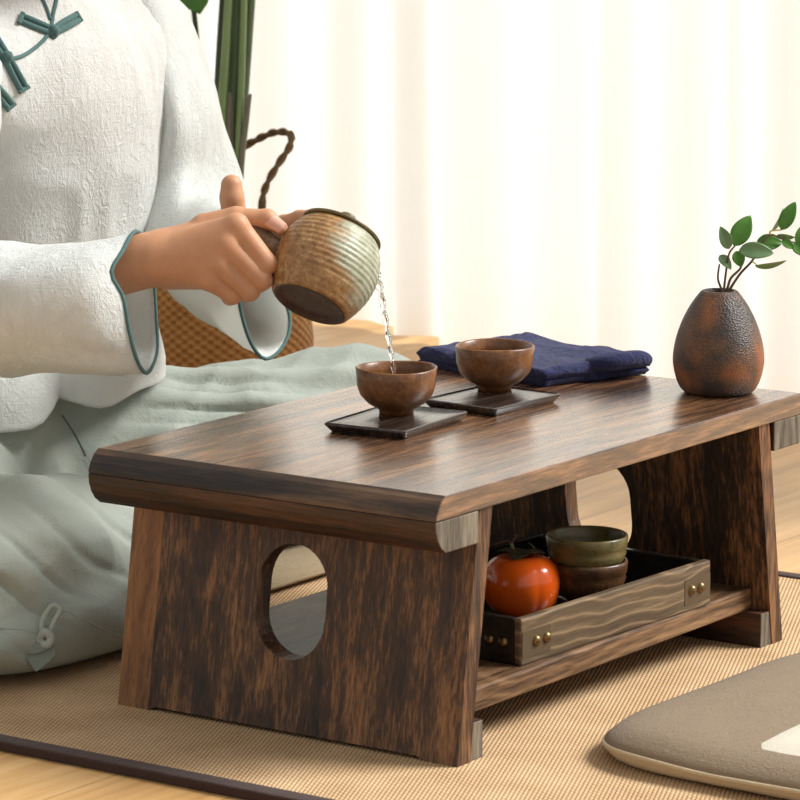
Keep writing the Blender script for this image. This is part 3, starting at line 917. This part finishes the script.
def right_hand(P):
    palm = sd_chain(P, [h(40, 286, .03), h(148, 260, .004)], [.030, .0275])
    for (mx, my, md, r0, r1) in ((236, 226, -.024, .0215, .0125), (226, 245, -.026, .0215, .0130), (218, 263, -.024, .0215, .0125), (209, 279, -.018, .0205, .0115)):
        palm = smin(palm, sd_cone(P, h(162, 259, 0), h(mx, my, md), r0, r1), .010)
    palm = smin(palm, sd_cone(P, h(168, 248, .012), h(236, 219, .006), .019, .0115), .012)
    palm = smin(palm, sd_cone(P, h(175, 272, .010), h(214, 278, .004), .017, .012), .012)
    fingers = None
    for pts, rs in (
        ([h(236,226,-.024), h(267,264,-.020), h(266,269,.006), h(252,258,.020)], [.0122,.0103,.0095,.0080]),
        ([h(226,245,-.026), h(262,280,-.020), h(258,283,.006), h(244,270,.018)], [.0122,.0102,.0095,.0080]),
        ([h(218,263,-.024), h(250,291,-.016), h(246,293,.006), h(234,281,.016)], [.0114,.0096,.0088,.0078]),
        ([h(209,279,-.018), h(233,295.5,-.010), h(230,297,.008), h(222,287,.015)], [.0108,.0087,.0080,.0070])):
        g = sd_chain(P, pts, rs, .003)
        fingers = g if fingers is None else smin(fingers, g, .0005)
    thumb = sd_chain(P, [h(205,228,.010), h(236,219,.004), h(267,219,.000), h(281,228,-.004)], [.015,.0112,.0095,.0068], .004)
    F = smin(palm, fingers, .004)
    F = smin(F, thumb, .004)
    # tendon ridges and knuckle relief
    return F
def left_hand(P):
    palm = sd_chain(P, [h(212, 246, .42), h(244, 256, .15), h(240, 246, .105)], [.036, .024, .026], .01)
    palm = smin(palm, sd_cone(P, h(240, 246, .105), h(258, 234, .088), .024, .014), .012)
    fing = None
    for pts, rs in (
        ([h(258,230,.088), h(284,225,.066), h(300,219,.046), h(308,217,.034)], [.011,.0098,.0088,.0075]),
        ([h(258,240,.096), h(292,240,.086), h(312,238,.072), h(326,236,.062)], [.011,.0100,.0088,.0075]),
        ([h(256,252,.100), h(288,256,.090), h(308,258,.076), h(320,260,.064)], [.0108,.0096,.0086,.0075]),
        ([h(252,262,.100), h(278,270,.090), h(292,275,.080), h(302,278,.068)], [.0098,.0086,.0078,.0066])):
        g = sd_chain(P, pts, rs, .004); fing = g if fing is None else smin(fing, g, .0012)
    th = sd_chain(P, [h(240,238,.098), h(234,214,.088), h(232,198,.084), h(231.5,185,.083)], [.015,.0125,.0120,.0108], .004)
    return smin(smin(palm, fing, .006), th, .006)
def bounds(fnpts, pad):
    A = np.array(fnpts); return A.min(0)-pad, A.max(0)+pad
lo, hi = bounds([h(90, 265, .015), h(290, 200, -.02), h(200, 305, .02), h(230, 260, .04), h(230, 260, -.03)], .03)
rh = relax(sdf_mesh(right_hand, lo, hi, .0012), 1, .4)
lo, hi = bounds([h(212, 246, .40), h(310, 215, .03), h(232, 178, .08), h(320, 262, .06), h(250, 280, .1)], .035)
lh = relax(sdf_mesh(left_hand, lo, hi, .0020), 2, .4)

NECK = Vector((.355, .765, .655))
HIPC = Vector((.42, .87, .135))
SHR, SHL = Vector((.165, .775, .590)), Vector((.545, .775, .590))
ELR = at(-75, 300, 3.85); ELL = at(205, 236, 4.29)
WRR, WRL = at(60, 288, DK+.02), at(225, 250, DK+.30)
def body_sdf(P):
    F = sd_chain(P, [HIPC, Vector((.39, .84, .30)), Vector((.365, .80, .48)), Vector((.355, .775, .56))], [.080, .082, .086, .075], .05)
    F = smin(F, sd_cone(P, SHR+Vector((.03,0,-.015)), SHL+Vector((-.03,0,-.015)), .036, .036), .03)
    F = smin(F, sd_cone(P, Vector((.355, .78, .57)), NECK+Vector((0, -.01, .06)), .052, .050), .03)
    F = smin(F, sd_chain(P, [SHR+Vector((.02,0,-.02)), ELR, WRR], [.034, .034, .028], .01), .02)
    F = smin(F, sd_chain(P, [SHL, ELL, WRL], [.040, .026, .024], .01), .02)
    F = smin(F, sd_chain(P, [Vector((.33, .84, .15)), Vector((.0, .69, .115)), Vector((.22, .61, .095))], [.062, .05, .04], .02), .03)
    F = smin(F, sd_chain(P, [Vector((.49, .84, .15)), Vector((.74, .63, .155)), Vector((.54, .665, .098))], [.062, .05, .04], .02), .03)
    # head
    hc = NECK+Vector((-.01, -.035, .17))
    Hd = sd_ell(P, hc+Vector((0, .012, .025)), (.075, .095, .095))
    Hd = smin(Hd, sd_ell(P, hc+Vector((0, -.03, -.055)), (.052, .055, .060)), .04)
    Hd = smin(Hd, sd_cone(P, hc+Vector((0, -.082, .005)), hc+Vector((0, -.100, -.022)), .008, .012), .012)
    for s in (-1, 1):
        Hd = smin(Hd, sd_ell(P, hc+Vector((s*.076, .012, -.01)), (.010, .020, .032)), .006)
        Hd = -smin(-Hd, sd_ell(P, hc+Vector((s*.030, -.088, .012)), (.018, .012, .010)), .010)
    Hd = smin(Hd, sd_ell(P, hc+Vector((0, -.083, -.055)), (.022, .010, .008)), .006)
    return smin(F, Hd, .025)
bm_ = relax(sdf_mesh(body_sdf, (-.16, .50, .02), (.92, 1.08, .98), .0065), 2, .4)
body = link('body', xform(join_meshes([rh, lh, bm_]), PINV), M_skin, person)
hc = NECK+Vector((-.01, -.035, .17))
def hair_sdf(P):
    F = sd_ell(P, hc+Vector((0, .022, .035)), (.084, .098, .098))
    cut = sd_ell(P, hc+Vector((0, -.085, -.035)), (.066, .075, .10))
    F = np.maximum(F, -cut)
    return smin(F, sd_ell(P, hc+Vector((0, .12, .03)), (.04, .04, .04)), .02)
link('hair', xform(relax(sdf_mesh(hair_sdf, tuple(hc-Vector((.13,.14,.14))), tuple(hc+Vector((.13,.19,.17))), .005), 1), PINV), M_hair, person)
# eyes
for s in (-1, 1):
    m = lathe([(0, -.009), (.005, -.0075), (.009, 0), (.005, .0075), (0, .009)], 20); m.transform(Matrix.Translation(hc+Vector((s*.030, -.078, .012))+PINV.translation))
    link('eye', m, plain('eye', srgb(40,30,26), .15), person)
# thumb nail of the pouring hand
rb = bvh_of(rh)
nv, nf = [], []
for i in range(7):
    for j in range(6):
        u = i/6; v = j/5-.5
        px = 269+14*u-5*v*2*.9; py = 219.5+9.5*u+(4.6*v*2)*(.75+.25*math.sin(math.pi*min(1, .25+u)))
        p, nn = hit(rb, px, py, .0005)
        nv.append(p if p else Vector(h(px, py, -.01)))
for i in range(6):
    for j in range(5): a = i*6+j; nf.append((a, a+6, a+7, a+1))
link('thumb_nail', xform(mesh_of(nv, nf), PINV), M_nail, person)

# --- trousers
def folds(co, amp, fx, fy, fz, seed):
    n = vnoise(co[:, 0]*fx+seed, co[:, 1]*fy+seed*2, co[:, 2]*fz+seed*3)
    return amp*(1-2*np.abs(n))
def trousers_sdf(P):
    A = sd_chain(P, [Vector((.30, .86, .13)), Vector((.50, .86, .13))], [.108, .108])
    A = smin(A, sd_chain(P, [Vector((.44, .80, .140)), Vector((.60, .70, .150)), Vector((.755, .615, .158))], [.082, .076, .074], .03), .04)      # left thigh to knee
    A = smin(A, sd_chain(P, [Vector((.745, .625, .125)), Vector((.52, .665, .095))], [.075, .060], .02), .03)
    B = sd_chain(P, [Vector((.30, .82, .140)), Vector((.12, .72, .125)), Vector((-.03, .655, .105))], [.095, .090, .085], .03)      # right thigh
    C_ = sd_chain(P, [Vector((-.05, .63, .098)), Vector((.10, .600, .100)), Vector((.30, .61, .095))], [.078, .083, .070], .03)       # right shin, wide leg
    C_ = smin(C_, sd_ell(P, (.155, .553, .048), (.20, .055, .042)), .025)
    C_ = smin(C_, sd_cone(P, (.165, .60, .150), (.20, .60, .155), .024, .020), .016)
    F = smin(smin(A, B, .02), C_, .009)
    return np.maximum(F, (ZM+.004)-P[2])
tm = sdf_mesh(trousers_sdf, (-.17, .46, -.005), (.90, 1.04, .34), .0042)
tm = relax(tm, 4, .5)
def tr_disp(co):
    d = folds(co, .0075, 6, 14, 12, 1.3)+folds(co, .0036, 16, 28, 26, 4.1)
    # long pulled folds along the left thigh
    ax = (co[:, 0]-.47)*.79+(co[:, 1]-.80)*-.61; ac = (co[:, 0]-.47)*.61+(co[:, 1]-.80)*.79
    m = np.clip((co[:, 0]-.40)/.1, 0, 1)*np.clip((co[:, 2]-.12)/.06, 0, 1)
    c_ = np.sin((ac*1.0+co[:, 2]*.9)*105+ax*5+1.3*vnoise(co[:, 0]*6, co[:, 1]*6, co[:, 2]*6))
    d += m*(.004*c_-.009*np.clip(1-np.abs(c_+.3)*2.4, 0, 1)*np.clip(.5+vnoise(co[:, 0]*9, co[:, 1]*9, co[:, 2]*9), 0, 1))
    # slack diagonal creases on the near lower leg
    m2 = np.clip((.34-co[:, 0])/.08, 0, 1)*np.clip((.68-co[:, 1])/.06, 0, 1)
    c2 = np.sin((co[:, 0]*.5+co[:, 2]*1.0)*62+2.2*vnoise(co[:, 0]*9+3, co[:, 1]*9, co[:, 2]*9))
    d += m2*(.003*c2-.007*np.clip(1-np.abs(c2)*2.2, 0, 1)*np.clip(.3+1.3*vnoise(co[:, 0]*8, co[:, 1]*8+5, co[:, 2]*8), 0, 1))
    return d*np.clip((co[:, 2]-(ZM+.006))/.02, .0, 1)
tm = displace(tm, tr_disp); tm = relax(tm, 1, .4)
tb = bvh_of(tm)
trz = link('trousers', xform(tm, PINV), M_green, person)
# ankle tie
def surf_line(bvh, pxs, off): 
    out = []
    for a, b in pxs:
        p, n_ = hit(bvh, a, b, off)
        if p: out.append(p)
    return out
def curve_px(pts, n=6): 
    c = catmull([Vector((a, b, 0)) for a, b in pts], n); return [(p.x, p.y) for p in c]
def surf_tube(name, bvh, pxs, r, mat, parent, off=.0015, n=6, flat=1.0):
    pl = surf_line(bvh, curve_px(pxs, n), off)
    if len(pl) < 2: return None
    return link(name, xform(tube(pl, r, 10, flat=flat, normal=-FW if flat != 1 else None), PINV), mat, parent)
k0, kn = hit(tb, 45, 638, .004)
if k0:
    kd = (k0-CAM).dot(FW)
    K = lambda a, b, dd=0: at(a, b, kd+dd)
    link('ankle_tie_knot', xform(tube(catmull([K(40,640,-.004), K(45,632,-.010), K(51,638,-.010), K(47,645,-.010)], 5, True), .0042, 10, True), PINV), M_green, trz)
    link('ankle_tie_loop', xform(tube(catmull([K(44,636,-.006), K(42,622,-.004), K(52,606,0), K(60,610,0), K(54,622,-.004), K(48,636,-.006)], 6), .0028, 10), PINV), M_green, trz)
    M_tie = linen('sage_cloth_shaded', srgb(140,150,142), 800, .3, 60)  # trouser sage darkened, shade at the ankle put into the colour
    for pts, dd in (([(44,645),(33,648),(20,650),(28,661),(36,672),(46,664),(55,655),(55,645)], -.006), ([(40,642),(30,646),(24,652),(34,654),(46,650)], -.010)):
        V = [K(a_, b_, dd) for a_, b_ in pts]; n_ = len(V); V2 = V+[p+FW*.002 for p in V]
        F_ = [tuple(range(n_)), tuple(reversed(range(n_, 2*n_)))]+[(i, (i+1) % n_, (i+1) % n_+n_, i+n_) for i in range(n_)]
        link('ankle_tie_tail', xform(fix_normals(mesh_of(V2, F_)), PINV), M_tie, trz, smooth=False)
surf_tube('hem_seam', tb, [(-6,627),(14,629),(30,631),(44,637)], .0014, M_green, trz, -.0002)
surf_tube('hem_seam', tb, [(50,632),(62,611),(80,618),(100,628),(128,640)], .0011, M_green, trz, -.0003)
surf_tube('crease_line', tb, [(62,415),(72,430),(80,444),(86,456)], .0009, plain('crease_shade', srgb(96,108,104), .8), trz, .0)  # thin dark tube painting the shade of a fold crease above the knee

# --- tunic
def tunic_sdf(P):
    x, y, z = P
    cx = .36+(.60-z)*.08; cy = .775+(.60-z)*.13
    Q = [(x-cx), (y-cy)*1.45, z]
    R = .165+np.clip((.36-z), 0, 1)*.16
    F = np.sqrt(Q[0]**2+Q[1]**2)-R
    F = -smin(-F, -(z-.615), .14); F = np.maximum(F, .285-z)
    F = smin(F, sd_cone(P, SHR+Vector((-.002, .0, -.012)), SHL+Vector((-.03, .0, -.005)), .072, .066), .06)
    F = smin(F, sd_cone(P, Vector((.355, .79, .56)), Vector((.355, .785, .690)), .09, .060), .05)
    neck = sd_cone(P, NECK+Vector((0, -.005, .045)), NECK+Vector((0, -.01, .22)), .046, .062)
    for dd in (3.96, 4.0, 4.04, 4.08): neck = np.minimum(neck, sd_cone(P, at(50, 21, dd), at(47, -28, dd+.01), .003, .013))
    return -smin(-F, neck, .008)
um = sdf_mesh(tunic_sdf, (.02, .56, .24), (.72, 1.06, .80), .005)
um = relax(um, 3, .5)
def tu_disp(co):
    d = folds(co, .0050, 9, 9, 4, 2.2)+folds(co, .0026, 26, 26, 14, 5.0)
    return d*np.clip((.655-co[:, 2])/.04, .15, 1)
um = displace(um, tu_disp); um = relax(um, 1, .4)

def ring_px(c, hw, hh, d, dr, n=28, tiltd=0.0, ang=0.0, dskew=0.0):
    """ring of a sleeve: seen half-width/half-height in px at depth d, depth radius dr"""
    pts = []
    for k in range(n):
        a = 2*math.pi*k/n; X, Y = math.cos(a), math.sin(a)
        px = c[0]+hw*X*math.cos(ang)-hh*Y*math.sin(ang); py = c[1]+hw*X*math.sin(ang)+hh*Y*math.cos(ang)
        pts.append((px, py, d, X, Y))
    return pts
def world_ring(c, axis, up, rw, ru, n=40):
    c, axis, up = Vector(c), Vector(axis).normalized(), Vector(up)
    up = (up-axis*up.dot(axis)).normalized(); w = axis.cross(up)
    return [c+up*(ru*math.sin(2*math.pi*k/n))+w*(rw*math.cos(2*math.pi*k/n)) for k in range(n)]
def resample(pts, n):
    P = catmull(pts, 8, True); ln = [0]
    for i in range(len(P)): ln.append(ln[-1]+(P[(i+1) % len(P)]-P[i]).length)
    out = []
    for k in range(n):
        s = ln[-1]*k/n; i = max(j for j in range(len(P)) if ln[j] <= s+1e-12)
        t = (s-ln[i])/max(ln[i+1]-ln[i], 1e-9); out.append(P[i].lerp(P[(i+1) % len(P)], t))
    return out
def align(ref, ring):
    n = len(ref); best = None
    for rv in (False, True):
        r = list(reversed(ring)) if rv else list(ring)
        for s in range(n):
            q = r[s:]+r[:s]; cR = sum(ref, Vector())/n; cQ = sum(q, Vector())/n
            e = sum(((a-cR)-(b-cQ)).length_squared for a, b in zip(ref[::4], q[::4]))
            if best is None or e < best[0]: best = (e, q)
    return best[1]
def sleeve(rings, n=48, sub=5, seed=0, amp=.004, thick=.0022):
    R = [resample(rings[0], n)]
    for r in rings[1:]: R.append(align(R[-1], resample(r, n)))
    # spline between rings
    out = []
    cols = [catmull([R[i][k] for i in range(len(R))], sub) for k in range(n)]
    rr = [[cols[k][i] for k in range(n)] for i in range(len(cols[0]))]
    m = loft(rr); fix_normals(m)
    ne = len(rr)
    def fn(co):
        i = np.arange(len(co))//n; fade = np.clip((ne-1-i)/4.0, 0, 1)
        return (folds(co, amp, 12, 12, 9, seed)+folds(co, amp*.5, 34, 34, 30, seed+3))*fade
    displace(m, fn)
    edge = [v.co.copy() for v in m.vertices][-n:]
    return m, edge
def pxring(lst): return [at(a, b, DK+d) for a, b, d in lst]
# right (pouring) arm sleeve; cuff hangs open below the wrist
cuffR = pxring([(136,231,.0), (122,252,-.030), (111,273,-.045), (123,297,-.045), (129,330,-.045), (137,360,-.035), (146,373,-.005), (153,364,.030), (157,348,.045), (156,318,.050), (154,288,.050), (150,252,.035)])
r2 = pxring([(92,243,.01), (84,256,-.040), (80,280,-.056), (84,310,-.058), (90,345,-.050), (100,368,-.015), (112,372,.020), (116,352,.055), (116,320,.062), (114,285,.060), (108,255,.045)])
r3 = pxring([(38,249,.03), (28,268,-.035), (26,300,-.052), (28,335,-.045), (36,364,-.01), (44,372,.035), (52,350,.075), (54,310,.085), (50,270,.070)])
r4 = pxring([(-20,241,.06), (-30,262,-.01), (-34,300,-.03), (-30,340,-.015), (-20,368,.03), (-8,374,.07), (0,345,.11), (2,300,.115), (-6,258,.10)])
rE = world_ring(ELR+Vector((0, .0, -.0)), (ELR-SHR)+(ELR-WRR)*-.8, Vector((0,-1,.2)), .060, .068)
rU = world_ring(SHR.lerp(ELR, .55), ELR-SHR, Vector((0,-1,0)), .072, .074)
rS = world_ring(SHR.lerp(ELR, .05)+Vector((.02,0,0)), ELR-SHR, Vector((0,-1,0)), .080, .080)
mR, edgeR = sleeve([rS, rU, rE, r4, r3, r2, cuffR], seed=11)
# left arm sleeve, forearm reaching towards the camera, cuff hanging
cuffL = pxring([(252,214,.135), (243,235,.110), (238,262,.105), (239,300,.105), (246,330,.108), (255,350,.118), (266,359,.130), (280,350,.150), (289,332,.165), (289,312,.175), (280,292,.180), (274,260,.180), (266,225,.165)])
l2 = pxring([(222,208,.25), (204,226,.20), (196,258,.19), (202,292,.19), (216,322,.195), (236,336,.22), (254,322,.27), (260,290,.29), (256,250,.29), (242,216,.28)])
l3 = pxring([(200,196,.38), (178,212,.32), (150,240,.32), (157,276,.31), (184,300,.32), (212,306,.36), (236,290,.41), (246,255,.43), (246,222,.43), (228,200,.42)])
l4 = pxring([(206,172,.43), (182,176,.37), (150,196,.38), (144,222,.39), (170,250,.40), (196,258,.46), (226,240,.50), (244,212,.50), (240,188,.48)])
l5 = pxring([(186,118,.36), (168,124,.35), (146,140,.42), (160,160,.48), (186,166,.54), (214,150,.54), (222,128,.50), (212,114,.42)])
l6 = pxring([(170,58,.36), (148,66,.36), (138,84,.42), (146,102,.50), (176,104,.55), (200,92,.54), (207,70,.50), (196,56,.42)])
l7 = pxring([(150,-2,.38), (128,8,.40), (122,30,.46), (136,48,.52), (164,46,.55), (186,32,.53), (190,12,.48), (176,-2,.42)])
mL, edgeL = sleeve([l7, l6, l5, l4, l3, l2, cuffL], seed=17, amp=.004)
# skirt of the tunic spreading over the lap
hem = [at(a, b, d) for a, b, d in ((-70,425,4.02), (-30,436,3.99), (0,432,3.98), (25,430,3.98), (42,424,3.99), (54,408,4.02), (60,398,4.06), (78,404,4.05), (100,408,4.06), (114,405,4.08), (138,391,4.14), (165,379,4.22), (150,366,4.36), (80,360,4.46), (0,366,4.44), (-80,384,4.34), (-100,408,4.15))]
hub = world_ring(Vector((.39, .835, .300)), (0,0,1), (0,1,0), .172, .122)
mid = [a.lerp(b, .6)+Vector((0,0,.015)) for a, b in zip(align(resample(hem, 48), resample(hub, 48)), resample(hem, 48))]
mS, edgeS = sleeve([hub, mid, hem], n=72, sub=8, seed=23, amp=.003)
tun = link('tunic', xform(um, PINV), M_white, person)
tbv = bvh_of(join_meshes([um])) if False else None
def cloth_part(name, m):
    o = link(name, xform(m, PINV), M_white, tun); s = o.modifiers.new('thick', 'SOLIDIFY'); s.thickness = .002; s.offset = -1; return o
cloth_part('sleeve', mR); cloth_part('sleeve', mL); cloth_part('tunic_skirt', mS)
link('cuff_trim', xform(tube(edgeR, .0021, 8, True), PINV), M_trim, tun)
link('cuff_trim', xform(tube(edgeL, .0020, 8, True), PINV), M_trim, tun)
# collar trim and knotted frog buttons, laid on the chest
sb = BVHTree.FromPolygons([v.co-PINV.translation for v in um.vertices], [tuple(p.vertices) for p in um.polygons])
surf_tube('placket_trim', sb, [(60,-22),(57,-4),(53,14),(51,26),(47,36),(36,47),(22,56),(8,60),(-8,62)], .0022, M_trim, tun, .001, flat=.6)
surf_tube('collar_trim', sb, [(36,-22),(40,-6),(46,8),(50,20)], .0020, M_trim, tun, .001, flat=.6)
def frog(name, kx, ky, arms):
    k, n_ = hit(sb, kx, ky, .005)
    if not k: return
    kd = (k-CAM).dot(FW)
    fo = link(name, xform(lathe([(0, -.006), (.004, -.0045), (.0058, 0), (.004, .0045), (0, .006)], 20), Matrix.Translation(k+PINV.translation)), M_trim, tun)
    ring = [at(kx+5.2*math.cos(a), ky+5.2*math.sin(a), kd-.001) for a in [i*math.pi/6 for i in range(12)]]
    link('button_loop', xform(tube(ring, .0018, 8, True), PINV), M_trim, tun)
    for (ex, ey) in arms:
        d = Vector((ex-kx, ey-ky)); nrm = Vector((-d.y, d.x)).normalized()*3.0
        for s in (-1, 1):
            surf_tube('button_strap', sb, [(kx+nrm.x*s*.7, ky+nrm.y*s*.7), (kx+d.x*.5+nrm.x*s, ky+d.y*.5+nrm.y*s), (ex+nrm.x*s, ey+nrm.y*s)], .0034, M_trim, tun, .0022, flat=.7)
        surf_tube('button_strap_end', sb, [(ex+nrm.x*1.9, ey+nrm.y*1.9), (ex+nrm.x*.01, ey), (ex-nrm.x*1.9, ey-nrm.y*1.9)], .0026, M_trim, tun, .003, flat=.7)
frog('button_knot', 52, 33, [(20, 20), (77, 18)])
frog('button_knot', 5, 58, [(22, 89), (-14, 30)])
frog('button_knot', -12, 80, [(9, 106), (-30, 60)])
tag(person, 'person in a white linen tunic and sage trousers sitting cross-legged, pouring from a teapot', 'person')

# ------------------------------------------------------------------ plant and basket behind
M_wick = None
def mat_wicker():
    t = NT('golden_wicker'); v = t.obj(); s = t.sep(v)
    ang = t.math('ARCTAN2', s[1], s[0])
    u_ = t.math('SINE', t.math('MULTIPLY', ang, 46.0)); w_ = t.math('SINE', t.math('MULTIPLY', s[2], 2*math.pi/.012))
    hgt = t.math('MULTIPLY', u_, w_); n = t.noise(v, 30, 4)
    col = t.mix(t.math('MULTIPLY_ADD', hgt, .3, t.math('MULTIPLY', n, .8)), srgb(150,98,40), srgb(206,150,78))
    t.bsdf(Base_Color=col, Roughness=.6, Normal=t.bump(hgt, .8, .004)); return t.m
BD = 5.15
bc = at(218, 330, BD); bk = empty('wicker_basket', (bc.x, bc.y, 0))
bh = .25
link('basket_body', lathe([(0, .004), (.10, .002), (.118, .01), (.125, .06), (.128, .13), (.120, .20), (.108, bh-.004), (.104, bh), (.100, bh-.004), (.112, .20), (.118, .13), (.112, .03), (0, .02)], 72), mat_wicker(), bk)
hpts = [at(262, 262, BD+.0), at(262, 206, BD), at(267, 184, BD), at(279, 163, BD), at(290, 146, BD), at(290, 134, BD+.01), at(276, 132, BD+.02), at(260, 138, BD+.04), at(244, 148, BD+.06), at(226, 172, BD+.08), at(212, 215, BD+.09), at(205, 262, BD+.10)]
hc_ = catmull(hpts, 8)
for ph in (0, math.pi):
    strand = []
    for i, p in enumerate(hc_):
        t_ = (hc_[min(i+1, len(hc_)-1)]-hc_[max(i-1, 0)]).normalized(); a_ = t_.orthogonal().normalized(); b_ = t_.cross(a_)
        strand.append(p+(a_*math.cos(i*.55+ph)+b_*math.sin(i*.55+ph))*.0023-bk.location)
    link('handle_strand', tube(strand, .0033, 8), plain('rattan_handle', srgb(112,86,52), .6), bk)
tag(bk, 'golden wicker basket with a twisted hoop handle behind the seated person', 'basket')
pl = empty('potted_plant', (bc.x, bc.y, .03))
PL = Matrix.Translation(-pl.location)
def mat_stem(name, a, b):
    t = NT(name); v = t.obj(); n = t.noise(t.mapping(v, (60, 60, 4)), 1.0, 4)
    t.bsdf(Base_Color=t.mix(n, a, b), Roughness=.4); return t.m
S1 = mat_stem('green_stalk', srgb(52,72,44), srgb(96,118,72)); S2 = mat_stem('dark_stalk', srgb(36,50,32), srgb(64,84,50)); S3 = mat_stem('grey_sheath', srgb(92,88,72), srgb(128,122,100)); S4 = mat_stem('bright_stalk', srgb(92,120,70), srgb(146,166,110))
link('soil', lathe([(0, .16), (.1, .158), (.109, .15)], 40), plain('potting_soil', srgb(48,36,28), .9), pl)
stalks = [([(214,330),(214,180),(220,60),(226,-60),(230,-300)], 5.5, S2, .03), ([(228,330),(227,200),(234,80),(239,-60),(246,-320)], 10.5, S1, -.01), ([(240,330),(238,180),(246,60),(255,-60),(275,-330)], 6.5, S1, .0),
          ([(221,330),(220,150),(226,40),(231,-80),(233,-330)], 5, S4, -.03), ([(233,330),(236,200),(241,90),(245,-40),(252,-330)], 4.5, S4, -.025), ([(238,330),(240,185),(247,115),(250.5,94)], 3.6, S3, -.03),
          ([(224,330),(224,230),(226,140),(229,92)], 9.5, S3, -.02), ([(206,330),(204,180),(198,60),(194,12),(186,-60),(170,-260)], 3.4, S2, .05)]
for pts, w, mt, dd in stalks:
    q = catmull([at(a, b, BD+dd) for a, b in pts], 6); n_ = len(q)
    link('stalk', xform(tube(q, [w/760*(1-.35*i/n_) if len(pts) > 4 else w/760*(1-.75*(i/n_)**3) for i in range(n_)], 14), PL), mt, pl)
LB = [((200,14),(172,-70),46), ((231,-300),(150,-700),150), ((247,-320),(300,-760),160), ((274,-330),(420,-640),150), ((170,-258),(20,-520),150)]
for (a, b), (c, d), w in LB:
    link('leaf_blade', xform(leaf_mesh(at(a, b, BD), at(c, d, BD+.05), w/760, -FW+Vector((0,0,.5)), .2, .15), PL), M_leaf, pl)
tag(pl, 'tall potted plant with thick green stalks growing out of the wicker basket', 'plant')

# ------------------------------------------------------------------ light
w = bpy.data.worlds.new('daylight'); sc.world = w; w.use_nodes = True
bg = w.node_tree.nodes['Background']; bg.inputs[0].default_value = (1.0, .985, .96, 1); bg.inputs[1].default_value = .5
def area(name, loc, target, sx, sy, power, col=(1,1,1)):
    l = bpy.data.lights.new(name, 'AREA'); l.shape = 'RECTANGLE'; l.size = sx; l.size_y = sy; l.energy = power; l.color = col
    o = bpy.data.objects.new(name, l); COL.objects.link(o); o.location = loc
    o.rotation_euler = (Vector(target)-Vector(loc)).to_track_quat('-Z', 'Y').to_euler(); return o
area('window_daylight', wpt(.55, .95, 1.15), wpt(.55, 0, 1.05), 3.2, 2.2, 11, (1, 1, .985))
s = bpy.data.lights.new('sun', 'SUN'); s.energy = 4.6; s.angle = math.radians(25); s.color = (1, .985, .955)
so = bpy.data.objects.new('sun', s); COL.objects.link(so)
sd = (RT*1.0+FW*.15+Vector((0, 0, .95))).normalized(); so.rotation_euler = sd.to_track_quat('Z', 'Y').to_euler(); so.location = (1, -2, 2.5)
sc.cycles.max_bounces = 8; sc.cycles.transmission_bounces = 6; sc.cycles.transparent_max_bounces = 8
sc.cycles.use_denoising = True
sc.cycles.sample_clamp_indirect = 6
